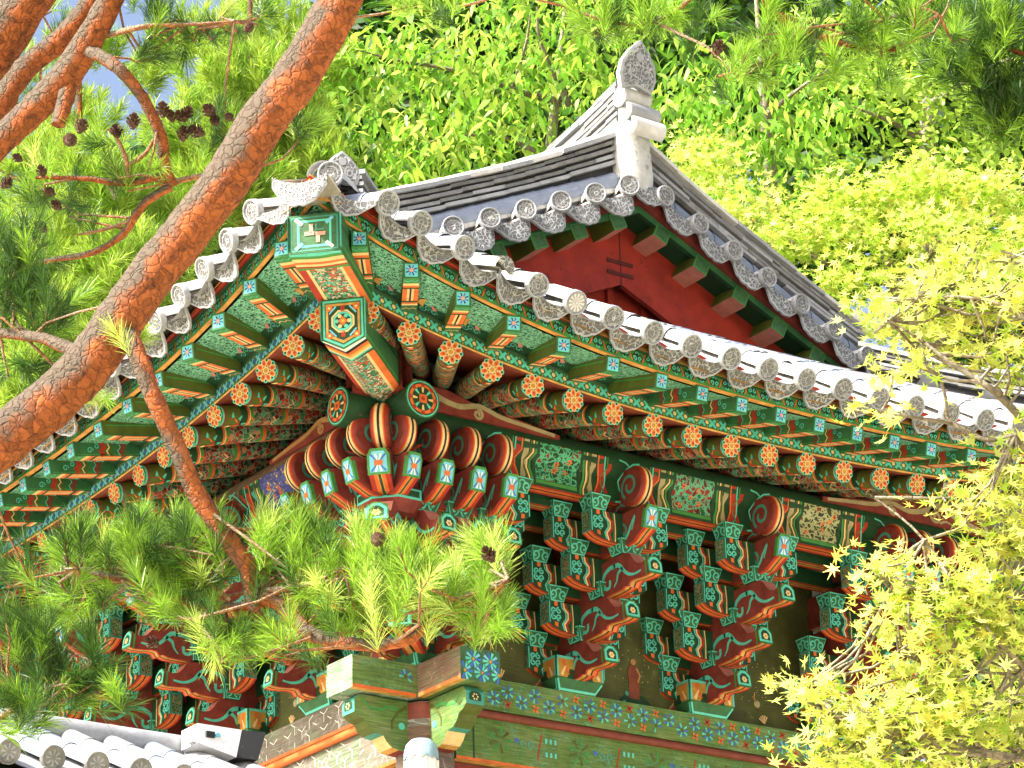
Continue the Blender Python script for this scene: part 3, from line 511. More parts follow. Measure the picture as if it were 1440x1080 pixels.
# plate beams (crossing at the corner column) and tie beams
for fac, Wd, mf in ((FR, WR, 'greengrain'), (FL, WL, 'greywood')):
    m = MB(); e = .78
    side = fac.side
    z0, z1 = (-.44, -.18) if side == 'R' else (-.4405, -.1805)
    ends = dict(l='greenfade', r='greenfade')
    m.box((-e, -.185, z0), (-.185, .185, z1), 'greenfade' if side == 'R' else 'greengrain', f='greengrain' if side == 'R' else 'brownwood')
    m.box((-.1852, -.184, z0 + .001), (Wd + e, .184, z1 - .001), mf)
    F = plane((0, -.185, z0), (1, 0, 0), (0, 0, 1))
    if side == 'R':
        flowers_row(m, F, .2, Wd - .2, 0.02, .25)
        flowers_row(m, F, -e + .42, -e + .6, .12, .25, .5)
    else: hexlines(m, F, .2, Wd - .2, 0.01, .25, 'white')
    # bottom arris painted orange and yellow
    for a, b in ((-e, -.2), (.2, Wd - .2)):
        if side == 'L' or a < 0:
            m.poly([(a, -.187, z0 + .028), (b, -.187, z0 + .028), (b, -.187, z0), (a, -.187, z0)], 'orange')
            m.poly([(a, -.187, z0 - .001), (b, -.187, z0 - .001), (b, -.13, z0 - .001), (a, -.13, z0 - .001)], 'ochrelime')
    if side == 'L':      # the end that shows towards the right-hand facade keeps its painted flowers
        Fe = plane((-e - .001, .185, z0), (0, -1, 0), (0, 0, 1))
        m.poly([Fe(0, 0), Fe(.37, 0), Fe(.37, .26), Fe(0, .26)], 'palegreen')
        for cx, cy_ in ((.09, .17), (.25, .17), (.17, .07), (.33, .07), (.01, .07)):
            for i in range(10):
                t = 2 * math.pi * i / 10
                q = [(cx + .02 * math.cos(t), cy_ + .02 * math.sin(t)), (cx + .072 * math.cos(t), cy_ + .072 * math.sin(t))]
                if min(q[1][0], q[1][1]) > 0 and q[1][0] < .37 and q[1][1] < .26: m.ribbon(Fe, q, [.012, .024], ('teal', 'sky_blue', 'blue')[i % 3], .002)
            m.fan(Fe, circ(max(.015, cx), cy_, .014, 8), 'ochre', .003)
    part(m, 'plate_beam', None if side == 'R' else SWAP)
    # round moulding and tie beam
    m = MB()
    m.tube([(V((.2, -.165, -.475)), .034), (V((Wd - .2, -.165, -.475)), .034)], 10, 'brownred' if side == 'R' else 'orange')
    m.box((.2, -.14, -.86), (Wd - .2, .14, -.445), 'greengrain' if side == 'R' else 'greywood')
    F = plane((0, -.14, -.86), (1, 0, 0), (0, 0, 1))
    if side == 'R':
        rnd = random.Random(3)
        m.fan(F, [(.36, .02), (.375, .02), (.375, .36), (.36, .36)], 'deepgreen')
        for k in range(4):
            cx = .62 + k * .78
            for i in range(9):
                t = 2 * math.pi * i / 9
                m.ribbon(F, [(cx + .03 * math.cos(t), .2 + .03 * math.sin(t)), (cx + .11 * math.cos(t), .2 + .11 * math.sin(t))], [.012, .03], 'olive' if i % 2 else 'midgreen')
            volutes(m, F, cx + .26, .2, .09, 'dullteal', .010); m.fan(F, circ(cx + .16, .22, .02, 8), 'blue')
            m.ribbon(F, [(cx + .36, .08), (cx + .41, .3)], .012, 'red')
            for q in range(6): m.fan(F, [(cx + .44 + .045 * (q % 3) + a, .12 + .11 * (q // 3) + b) for a, b in ((0, 0), (.02, 0), (.02, .04), (0, .04))], 'teal')
    else: hexlines(m, F, .3, 2.0, .05, .36, 'white')
    zz = -.862
    m.poly([(.2, -.1405, -.835), (Wd - .2, -.1405, -.835), (Wd - .2, -.1405, zz), (.2, -.1405, zz)], 'orange')
    m.poly([(.2, -.142, zz), (Wd - .2, -.142, zz), (Wd - .2, -.07, zz), (.2, -.07, zz)], 'ochrelime')
    m.box((.2, -.05, -1.4), (Wd - .2, .05, -.864), 'darkred')
    part(m, 'tie_beam', None if side == 'R' else SWAP)
# carved beam noses through the corner column
def nose():
    m = MB(); w_ = .085
    top = [(-.2, -.455), (-.62, -.455)]
    prof = [(-.2, -.455), (-.66, -.455), (-.70, -.50), (-.70, -.60), (-.655, -.635), (-.60, -.655), (-.575, -.70), (-.52, -.745), (-.44, -.755), (-.41, -.80), (-.36, -.84), (-.30, -.855), (-.2, -.86)]
    mats = ['brownwood', 'dullteal', 'dullteal', 'olive', 'olive', 'olive', 'olive', 'dullteal', 'cream', 'cream', 'ochrelime', 'darkred', 'brownwood']
    m.hexa(([V((x, -w_, z)) for x, z in prof], [V((x, w_, z)) for x, z in prof]), mats, ('greengrain', 'greengrain'))
    F = plane((0, -w_, 0), (1, 0, 0), (0, 0, 1))
    m.ribbon(F, [(-.62, -.5), (-.55, -.56), (-.45, -.55), (-.38, -.52), (-.3, -.53)], [.02, .03], 'midgreen')
    m.ribbon(F, [(-.22, -.5), (-.3, -.55), (-.36, -.63), (-.36, -.7)], [.03, .015], 'olive')
    m.fan(F, circ(-.27, -.66, .03, 8), 'teal')
    Fe = plane((-.701, w_, -.6), (0, -1, 0), (0, 0, 1))
    m.fan(Fe, [(.03, .03), (.14, .03), (.14, .08), (.115, .10), (.055, .10), (.03, .08)], 'deepgreen')
    for i in range(6): m.fan(Fe, circ(.085 + .022 * math.cos(i * 1.047), .06 + .022 * math.sin(i * 1.047), .008, 6), 'cream', .005)
    return m
n1 = part(nose(), 'carved_beam_nose'); inst(n1, ROOT @ SWAP, hall)

# ---- bracket pieces, in facade coordinates: x along the wall, -y outward, z up
def soro(m, cx, y0, z, hw=.10, hw2=.065, h=.125, dep=.075, ticks=False):
    """small bearing block: tapered, outlined, with cloud scrolls on front and left"""
    a = [V((cx - hw2, y0 - dep * .8, z)), V((cx + hw2, y0 - dep * .8, z)), V((cx + hw2, y0 + dep * .8, z)), V((cx - hw2, y0 + dep * .8, z))]
    b = [V((cx - hw, y0 - dep - .02, z + h * .62)), V((cx + hw, y0 - dep - .02, z + h * .62)), V((cx + hw, y0 + dep, z + h * .62)), V((cx - hw, y0 + dep, z + h * .62))]
    c = [v + V((0, 0, h * .38)) for v in b]
    c = [V((p.x, p.y, z + h)) for p in c]
    m.hexa((a, c), 'green', ('deepgreen', 'deepgreen'))
    for (p0, p1, q0, q1, r0, r1) in ((a[0], a[1], b[0], b[1], c[0], c[1]), (a[3], a[0], b[3], b[0], c[3], c[0]), (a[1], a[2], b[1], b[2], c[1], c[2])):
        W = (r1 - r0).length; ex = (r1 - r0).normalized(); lo = (p0 + p1) / 2; up = ((r0 + r1) / 2 - lo); H = up.length
        F = plane((r0 + r1) / 2 - up, ex, up.normalized())
        wl = (p1 - p0).length / 2; e = .007
        m.ribbon(F, [(-wl + e, e), (-W / 2 + e, H - e), (W / 2 - e, H - e), (wl - e, e), (-wl + e, e)], .011, 'teal', .004)
        volutes(m, F, 0, H * .47, H * .74, 'teal', .0135)
        m.ribbon(F, circ(0, H * .62, H * .20, 6, .2, math.pi - .2), .012, 'teal', .005)
def arm(hl, wood='deepgreen'):
    """transverse bracket arm with a bearing block on each end and one in the middle"""
    m = MB(); t = .06
    bot = [(-hl, 0.0), (-hl + .05, -.034), (-hl + .12, -.055), (-hl + .20, -.065)]
    bot = bot + [(-x, z) for x, z in bot[::-1]]
    top = .185
    for y, flip in ((-t, 0), (t, 1)):
        m.poly([V((x, y, z)) for x, z in bot] + [V((hl, y, top)), V((-hl, y, top))], wood)
    for y0, y1, c in ((-t, -t + .022, 'red'), (-t + .022, -.007, 'orange'), (-.007, .007, 'black'), (.007, t - .022, 'orange'), (t - .022, t, 'red')):
        m.grid([[V((x, y0, z)) for x, z in bot], [V((x, y1, z)) for x, z in bot]], c)
    m.poly([V((-hl, -t, top)), V((hl, -t, top)), V((hl, t, top)), V((-hl, t, top))], 'deepgreen')
    for sg in (-1, 1):
        xe = sg * hl
        m.poly([V((xe, -t, 0)), V((xe, t, 0)), V((xe, t, top)), V((xe, -t, top))], 'dullteal')
        Fe = plane((xe, -sg * -t if False else (t if sg < 0 else -t), 0), (0, -1 if sg < 0 else 1, 0), (0, 0, 1))
        m.fan(Fe, [(.014, .014), (.106, .014), (.106, .171), (.014, .171)], 'panelflower', .002)
        # front: scroll panel at the end, then the red and cream zigzag
        F = plane((xe, -t, 0), (-sg, 0, 0), (0, 0, 1)) if sg > 0 else plane((xe, -t, 0), (1, 0, 0), (0, 0, 1))
        if sg > 0:
            F0 = F; F = lambda a, b, h=0., F0=F0: F0(a, b, -h)
        m.fan(F, [(.003, .0), (.05, -.03), (.10, -.045), (.15, -.055), (.13, .0), (.165, .05), (.165, .10), (.13, .13), (.12, .184), (.003, .184)], 'deepgreen', .002)
        m.ribbon(F, [(.15, -.05), (.132, .0), (.168, .05), (.168, .10), (.132, .135), (.122, .18)], .012, 'teal', .004)
        m.ribbon(F, [(.008, .0), (.008, .18)], .009, 'teal', .004)
        m.fan(F, [(.055, .145), (.088, .145), (.088, .184), (.055, .184)], 'orange', .005); m.fan(F, [(.055, -.02), (.088, -.03), (.088, .012), (.055, .012)], 'orange', .005)
        for cxx, cyy, s_, d_ in ((.048, .052, .03, 1), (.098, .052, .03, -1), (.048, .108, .028, -1), (.098, .108, .028, 1)):
            m.ribbon(F, spiral(cxx, cyy, s_, math.pi * .5 * d_, 1.2 * d_, 10), .0135, 'teal', .005)
        m.ribbon(F, [(.172, -.06), (.152, .0), (.19, .05), (.19, .10), (.155, .135), (.145, .18)], .016, 'cream', .003)
        m.ribbon(F, [(.195, -.062), (.175, .0), (.212, .05), (.212, .10), (.178, .135), (.168, .18)], .018, 'red', .004)
        m.ribbon(F, [(.222, -.062), (.22, .18)], .014, 'green', .003)
        m.ribbon(F, [(.235, -.062), (.24, .06), (.233, .18)], .010, 'cream', .003)
    for cx in (-hl + .085, hl - .085): soro(m, cx, 0, top)
    return m
def tip(m, F, w_, h_):
    """hexagonal tongue tip: teal rim, dark eye, cream blossom"""
    q = [(-w_ * .5, -h_ * .30), (0, -h_ * .5), (w_ * .5, -h_ * .30), (w_ * .5, h_ * .30), (0, h_ * .5), (-w_ * .5, h_ * .30)]
    q = [(-w_ / 2, -h_ * .36), (w_ / 2, -h_ * .36), (w_ / 2, h_ * .22), (w_ * .18, h_ / 2), (-w_ * .18, h_ / 2), (-w_ / 2, h_ * .22)]
    m.fan(F, q, 'midgreen', .002); m.fan(F, [(a * .88, b * .88) for a, b in q], 'teal', .004); m.fan(F, [(a * .62, b * .62) for a, b in q], 'deepgreen', .006)
    for i in range(6): m.fan(F, circ(.018 * math.cos(i * 1.047), .018 * math.sin(i * 1.047) - .004, .0105, 6), 'cream', .008)
    m.fan(F, circ(0, -.004, .008, 6), 'ochre', .009)
def tongue(D, dk):
    """outward arm ending in an upturned tongue; dk is the step that carries its bearing block"""
    m = MB(); t = .062; e0 = D - .643
    top = [(.0, .20), (.36, .20), (.40, .192), (.435, .160), (.47, .110), (.51, .072), (.57, .060), (.615, .072), (.645, .085)]
    bot = [(.665, -.05), (.62, -.058), (.53, -.055), (.45, -.045), (.405, -.050), (.38, -.085), (.345, -.070), (.30, -.085), (.18, -.09), (.0, -.09)]
    sh = lambda q: [(d + e0 if d > .001 else 0, z) for d, z in q]
    top, bot = sh(top), sh(bot)
    pr = top + bot
    m.poly([V((-t, -d, z)) for d, z in pr], 'darkred'); m.poly([V((t, -d, z)) for d, z in pr], 'darkred')
    m.grid([[V((-t, -d, z)) for d, z in top], [V((t, -d, z)) for d, z in top]], 'dullpink')
    for x0, x1, c in ((-t, -t + .02, 'red'), (-t + .02, -.008, 'ochrelime'), (-.008, .008, 'black'), (.008, t - .02, 'orange'), (t - .02, t, 'red')):
        m.grid([[V((x0, -d, z)) for d, z in bot], [V((x1, -d, z)) for d, z in bot]], c)
    a, b = V((0, -top[-1][0], top[-1][1])), V((0, -bot[0][0], bot[0][1]))
    up = (a - b).normalized(); F = plane((a + b) / 2, (1, 0, 0), up)
    m.fan(F, [(-t, -.07), (t, -.07), (t, .07), (-t, .07)], 'green', 0)
    tip(m, F, .145, .165)
    # flared cheeks behind the tip
    for sg in (-1, 1):
        G = plane((sg * (t + .001), 0, 0), (0, -1, 0), (0, 0, 1))
        if sg < 0: F2 = lambda a_, b_, h=0., G=G: G(a_ + e0, b_, -h if False else h * 1) if False else V((-(t + .001) - h, -(a_ + e0), b_))
        else: F2 = lambda a_, b_, h=0.: V(((t + .001) + h, -(a_ + e0), b_))
        c1 = catmull([(.23, .125), (.155, .125), (.085, .09), (.065, .03), (.10, -.03), (.15, -.025), (.155, .03)], 3)
        m.ribbon(F2, c1, [.040, .026], 'teal'); 
        c2 = catmull([(.21, .125), (.265, .125), (.31, .095), (.355, .045), (.41, .008), (.48, -.008), (.56, .0)], 3)
        m.ribbon(F2, c2, [.042, .016], 'teal')
        m.ribbon(F2, catmull([(.325, .085), (.265, .055), (.245, .0), (.205, -.045)], 3), [.036, .010], 'teal')
        m.ribbon(F2, [(.62, .07), (.63, -.06)], .02, 'midgreen')
    y0 = -dk
    soro(m, 0, y0, .20, .125, .085, .115, .085)
    m.box((-.018, y0 - .125, .25), (.018, y0 - .06, .345), 'teal', t='green')
    return m
def beamend():
    """fourth tier: square beam end with the blue rayed panel"""
    m = MB(); t = .065; D = 1.275
    pr = [(0, .19), (D - .03, .19), (D, .165), (D - .045, .0), (D - .09, -.02), (D - .20, -.075), (D - .30, -.085), (0, -.085)]
    m.poly([V((-t, -d, z)) for d, z in pr], 'darkred'); m.poly([V((t, -d, z)) for d, z in pr], 'darkred')
    m.grid([[V((-t, -d, z)) for d, z in pr[:3]], [V((t, -d, z)) for d, z in pr[:3]]], 'brownred')
    for x0, x1, c in ((-t, -t + .03, 'red'), (-t + .03, -t + .05, 'orange'), (-t + .05, -.008, 'ochrelime'), (-.008, .008, 'deepgreen'), (.008, t - .05, 'ochrelime'), (t - .05, t - .03, 'orange'), (t - .03, t, 'red')):
        m.grid([[V((x0, -d, z)) for d, z in pr[3:]], [V((x1, -d, z)) for d, z in pr[3:]]], c)
    a, b = V((0, -D, .165)), V((0, -D + .045, 0)); up = (a - b).normalized(); H = (a - b).length
    F = plane(b, (1, 0, 0), up)
    o = [(-t - .004, .0), (t + .004, .0), (t + .004, H * .86), (t - .02, H + .02), (-t + .02, H + .02), (-t - .004, H * .86)]
    m.poly([F(a_, b_, .0) for a_, b_ in o], 'green')
    m.hexa(([F(a_, b_, -.03) for a_, b_ in o], [F(a_, b_, .004) for a_, b_ in o]), 'midgreen', (None, 'midgreen'))
    ins = [(a_ * .78, (b_ - H / 2) * .80 + H / 2) for a_, b_ in o]
    m.fan(F, ins, 'sky_blue', .007)
    for sx, sy in ((1, 1), (1, -1), (-1, 1), (-1, -1)):
        m.ribbon(F, [(sx * .012, H / 2 + sy * .015), (sx * t * .7, H / 2 + sy * H * .36)], [.006, .014], 'blue', .009)
        m.ribbon(F, [(sx * .006, H / 2 + sy * .02), (sx * t * .28, H / 2 + sy * H * .38)], [.006, .014], 'white', .009)
    m.fan(F, [(-.026, H / 2 - .018), (.026, H / 2 - .018), (.026, H / 2 + .018), (-.026, H / 2 + .018)], 'orange', .011)
    for sg in (-1, 1):
        F2 = lambda a_, b_, h=0., sg=sg: V((sg * (t + .001 + h), -a_, b_))
        m.ribbon(F2, catmull([(.88, -.05), (.92, .03), (.97, .10), (1.01, .05), (.985, .0), (.96, .03)], 3), .024, 'dullteal')
        m.ribbon(F2, catmull([(.97, -.04), (1.03, .0), (1.07, .06), (1.13, .13), (1.10, .06), (1.08, .02)], 3), [.030, .012], 'teal')
    return m
def roll():
    """rolled head above: a drum with painted bands on a short shank"""
    m = MB(); t = .062; cyl = -1.09; cz = .400; r = .168; n = 26
    prof = [(-t, r * .78), (-t + .012, r * .88), (-t + .026, r * .955), (-.028, r * .985), (-.009, r), (.009, r), (.028, r * .985), (t - .026, r * .955), (t - .012, r * .88), (t, r * .78)]
    cols = ['darkred', 'red', 'orange', 'cream', 'black', 'cream', 'orange', 'red', 'darkred']
    rows = [[V((x, cyl + rr * math.cos(2 * math.pi * k / n), cz + rr * math.sin(2 * math.pi * k / n))) for k in range(n)] for x, rr in prof]
    m.grid(rows, cols, True, True)
    m.poly(rows[0], 'darkred'); m.poly(rows[-1], 'darkred')
    for sg in (-1, 1):
        F2 = lambda a_, b_, h=0., sg=sg: V((sg * (t + h), -a_, b_))
        m.ribbon(F2, spiral(-cyl - .02, cz, .108, -2.2, -1.25, 18, .3), .026, 'dullteal')
        m.ribbon(F2, [(.86, cz - .2), (.90, cz - .14), (.96, cz - .13), (1.0, cz - .15)], [.02, .01], 'dullteal')
    m.box((-t + .014, -1.09, .25), (t - .014, -.25, .555), 'darkred', b='brownred')
    for sg in (-1, 1):
        F3 = lambda a_, b_, h=0., sg=sg: V((sg * (t - .013 + h), -a_, b_))
        m.ribbon(F3, catmull([(.66, .30), (.70, .40), (.76, .47), (.82, .42), (.79, .36), (.75, .39)], 3), .024, 'dullteal'); m.ribbon(F3, catmull([(.78, .28), (.83, .34), (.90, .33), (.94, .28)], 3), [.028, .012], 'dullteal')
    m.poly([V((-.01, -1.12, .213)), V((.01, -1.12, .213)), V((.01, -.6, .213)), V((-.01, -.6, .213))], 'black')
    return m
def judu(hw=.235):
    m = MB(); hw2 = hw * .78
    a = [V((sx * hw2, sy * hw2, -.178)) for sx, sy in ((-1, -1), (1, -1), (1, 1), (-1, 1))]
    b = [V((sx * hw, sy * hw, -.085)) for sx, sy in ((-1, -1), (1, -1), (1, 1), (-1, 1))]
    c = [v + V((0, 0, .18)) for v in b]
    m.hexa((a, b), 'green'); m.hexa((b, c), 'green', (None, 'deepgreen'))
    for k in (0, 3, 1):
        p0, p1 = a[k], a[(k + 1) % 4]; r0, r1 = c[k], c[(k + 1) % 4]
        ex = (r1 - r0).normalized(); F = plane((r0 + r1) / 2 - V((0, 0, .273)), ex, (0, 0, 1))
        F2 = F
        m.fan(F, [(-hw + .012, .10), (hw - .012, .10), (hw - .012, .262), (-hw + .012, .262)], 'ochre', .003)
        m.ribbon(F, [(-hw + .012, .10), (-hw + .012, .262), (hw - .012, .262), (hw - .012, .10)], .022, 'teal', .006)
        m.fan(F, [(-hw * .55, .09), (hw * .55, .09), (hw * .45, .17), (-hw * .45, .17)], 'deepgreen', .005); volutes(m, F, 0, .125, .085, 'teal', .012)
        for sx in (-1, 1):
            m.ribbon(F, [(sx * hw * .5, .12), (sx * hw * .72, .24)], [.02, .04], 'orange', .006); m.ribbon(F, [(sx * hw * .8, .11), (sx * hw * .62, .19)], [.03, .012], 'cream', .007)
        sl = plane((p0 + p1) / 2 - (0 * ex), ex, (((b[k] + b[(k + 1) % 4]) / 2) - ((p0 + p1) / 2)).normalized())
        m.ribbon(sl, [(-hw2 + .01, .012), (hw2 - .01, .012)], .02, 'teal', .004); m.ribbon(sl, [(-hw2 + .012, .0), (-hw + .016, .095)], .016, 'teal', .004); m.ribbon(sl, [(hw2 - .012, .0), (hw - .016, .095)], .016, 'teal', .004)
    return m
ROWZ = [.01, .31, .615, .907]; DT = [.643, .942, 1.255]
TZ = [0.0, .289, .567]
proto = {}
def get(key, fn):
    if key not in proto: proto[key] = fn()
    return proto[key]
SHARED = {}
def put(key, fn, name, M, parent):
    if key not in SHARED:
        SHARED[key] = fn().build(name, parent, M); return SHARED[key]
    o = inst(SHARED[key], M, parent); o.name = name; return o
def T(x, y, z): return Matrix.Translation((x, y, z))
def bracket_set(base):
    """base: facade matrix of the set. The bearing block is the part itself; arms and tongues are its sub-parts"""
    if 'judu' not in SHARED:
        SHARED['judu'] = judu().build('bracket_set', hall, ROOT @ base); b = SHARED['judu']
    else: b = inst(SHARED['judu'], ROOT @ base, hall)
    S, Lg = .385, .545
    for y, r, hl in ((0, 0, S), (0, 1, Lg), (-.3, 1, S), (-.3, 2, Lg), (-.6, 2, S), (-.6, 3, Lg), (-.9, 3, S)):
        put('arm%.2f' % hl, lambda: arm(hl), 'bracket_arm', T(0, y - .002 * r, ROWZ[r]), b)
    for k in range(3): put('tongue%d' % k, lambda: tongue(DT[k], .3 * (k + 1)), 'tongue_arm', T(0, 0, TZ[k]), b)
    put('beamend', beamend, 'beam_end', T(0, 0, .907), b); put('roll', roll, 'rolled_head', T(0, 0, .905), b)
    return b
FM = {'R': Matrix(), 'L': SWAP}
for side in 'RL':
    for u in SETS[side]: bracket_set(FM[side] @ T(u, 0, 0))
# corner set: arms of both facades cross, with a diagonal member between
def corner_set(M0):
    b = judu(.25).build('corner_bracket_set', hall, ROOT @ M0)
    for side in 'RL':
        Fm = FM[side]
        for r, y, x0, x1 in ((0, 0, -.3, .385), (1, -.3, -.6, .385), (2, -.6, -.9, .385), (3, -.9, -1.0, .385), (1, 0, 0, .545), (2, -.3, 0, .545), (3, -.6, 0, .545)):
            key = 'carm%d%.1f%.1f' % (r, y, x0)
            def mk():
                a = arm((x1 - x0) / 2)
                return a
            put(key, mk, 'bracket_arm', Fm @ T((x0 + x1) / 2, y - .002, ROWZ[r] + .001 * (side == 'L')), b)
        for k, xs in ((0, (0,)), (1, (0, -.3)), (2, (0, -.3, -.6))):
            for x in xs: put('tongue%d' % k, None, 'tongue_arm', Fm @ T(x, 0, TZ[k]), b)
        for x in (0, -.3, -.6, -.9): 
            put('beamend', None, 'beam_end', Fm @ T(x, 0, .907), b); put('roll', None, 'rolled_head', Fm @ T(x, .0, .905), b)
    Dm = Matrix.Rotation(R(-45), 4, 'Z')
    for k in range(3): put('dtongue%d' % k, lambda: tongue(DT[k] * 1.36, .3 * 1.36 * (k + 1)), 'tongue_arm', Dm @ T(0, 0, TZ[k] - .01) @ Matrix.Diagonal((1.3, 1, 1, 1)), b)
    put('beamend', None, 'beam_end', Dm @ T(0, -.36, .92) @ Matrix.Diagonal((1.25, 1, 1.05, 1)), b); put('roll', None, 'rolled_head', Dm @ T(0, -.36, .92) @ Matrix.Diagonal((1.15, 1, 1.1, 1)), b)
    # many-sided block that carries the diagonal
    m = MB(); rr = .27; c0 = V((-.80, -.80, .80)); n = 8
    ring = lambda s, z: [c0 + V((rr * s * math.cos(2 * math.pi * (k + .5) / n), rr * s * math.sin(2 * math.pi * (k + .5) / n), z)) for k in range(n)]
    a, q, t_ = ring(.72, -.075), ring(1, .01), ring(1, .095)
    m.hexa((a, q), 'darkred', ('darkred', None)); m.hexa((q, t_), 'teal', (None, 'green'))
    for k in range(n):
        p0, p1 = q[k], q[(k + 1) % n]; ex = (p1 - p0).normalized(); F = plane((p0 + p1) / 2, ex, (0, 0, 1)); W = (p1 - p0).length / 2
        m.fan(F, [(-W + .018, .018), (W - .018, .018), (W - .018, .068), (-W + .018, .068)], 'deepgreen', .004)
    m.build('corner_block', b)
corner_set(Matrix())
# far corner of the right-hand facade: same build, mirrored about the facade's middle
MIR = Matrix(((-1, 0, 0, WR), (0, 1, 0, 0), (0, 0, 1, 0), (0, 0, 0, 1)))
b = judu(.25).build('corner_bracket_set', hall, ROOT @ MIR)
for r, y, x0, x1 in ((0, 0, -.3, .385), (1, -.3, -.6, .385), (2, -.6, -.9, .385), (3, -.9, -1.0, .385)): put('carm%d%.1f%.1f' % (r, y, x0), None, 'bracket_arm', T((x0 + x1) / 2, y - .002, ROWZ[r]), b)
for k, xs in ((0, (0,)), (1, (0, -.3)), (2, (0, -.3, -.6))):
    for x in xs: put('tongue%d' % k, None, 'tongue_arm', T(x, 0, TZ[k]), b)
for x in (0, -.3, -.6, -.9): put('beamend', None, 'beam_end', T(x, 0, .907), b); put('roll', None, 'rolled_head', T(x, 0, .905), b)

# painted plaster between the sets, with the tan outline that follows the brackets
def mural(w_, seed):
    m = MB(); rnd = random.Random(seed); h = .95
    m.box((-w_ / 2, -.02, -.178), (w_ / 2, .0, h), 'mural'); m.box((-w_ / 2 - .01, -.03, h), (w_ / 2 + .01, .0, 1.7), 'mural')
    F = plane((0, -.02, -.178), (1, 0, 0), (0, 0, 1))
    for sg in (-1, 1):
        q = [(sg * (w_ / 2 - .26), .0), (sg * (w_ / 2 - .28), .06), (sg * (w_ / 2 - .215), .13), (sg * (w_ / 2 - .20), .28), (sg * (w_ / 2 - .16), .34), (sg * (w_ / 2 - .06), .40), (sg * (w_ / 2 - .045), .9)]
        m.fan(F, q + [(sg * w_ / 2, .9), (sg * w_ / 2, 0)], 'darkred', .002)
        m.ribbon(F, q, .016, 'tan', .004)
    for k in range(26): 
        x, y = rnd.uniform(-.2, .22), rnd.uniform(.25, .6); m.fan(F, circ(x, y, .004, 5), 'cream', .003)
    for k in range(7):
        y = .03 + .035 * k; x = rnd.uniform(-.25, 0); m.ribbon(F, catmull([(x, y), (x + .12, y + rnd.uniform(-.01, .02)), (x + .28, y)], 3), [.003, .006], 'olive', .003)
    if seed % 2:      # a walking figure in a long brown robe on a dark rock
        m.fan(F, [(-.12, .02), (.16, .02), (.20, .07), (.12, .13), (-.04, .13), (-.13, .08)], 'deepgreen', .004)
        m.fan(F, [(-.03, .10), (.08, .09), (.085, .25), (.09, .33), (.06, .38), (.0, .38), (-.03, .33), (-.02, .22)], 'brownred', .006)
        m.fan(F, circ(.03, .41, .028, 10), 'tan', .008); m.ribbon(F, [(.06, .36), (.095, .30), (.07, .24)], .018, 'tan', .008)
        for x, y in ((-.05, .13), (.13, .03), (-.08, .05)): m.fan(F, circ(x, y, .022, 7), 'dullteal', .008)
    else:             # pale blossom and a hanging fruit
        for i in range(5):
            t = 1.1 + i * .35; m.ribbon(F, [(.05, .07), (.05 + .07 * math.cos(t), .07 + .08 * math.sin(t))], [.004, .013], 'cream', .006)
        m.fan(F, circ(-.02, .24, .034, 10), 'greygold', .006); m.ribbon(F, [(-.04, .34), (-.05, .28), (-.02, .26)], .012, 'ochre', .006)
        m.ribbon(F, spiral(-.12, .13, .06, 0, 1, 12), .01, 'olive', .006)
    return m
for side, Wd in (('R', WR), ('L', WL)):
    us = [0] + SETS[side] + [Wd]
    for i in range(len(us) - 1):
        a, b2 = us[i], us[i + 1]
        part(mural(b2 - a - .02, i + (0 if side == 'R' else 1)), 'wall_panel', FM[side] @ T((a + b2) / 2, 0, 0))

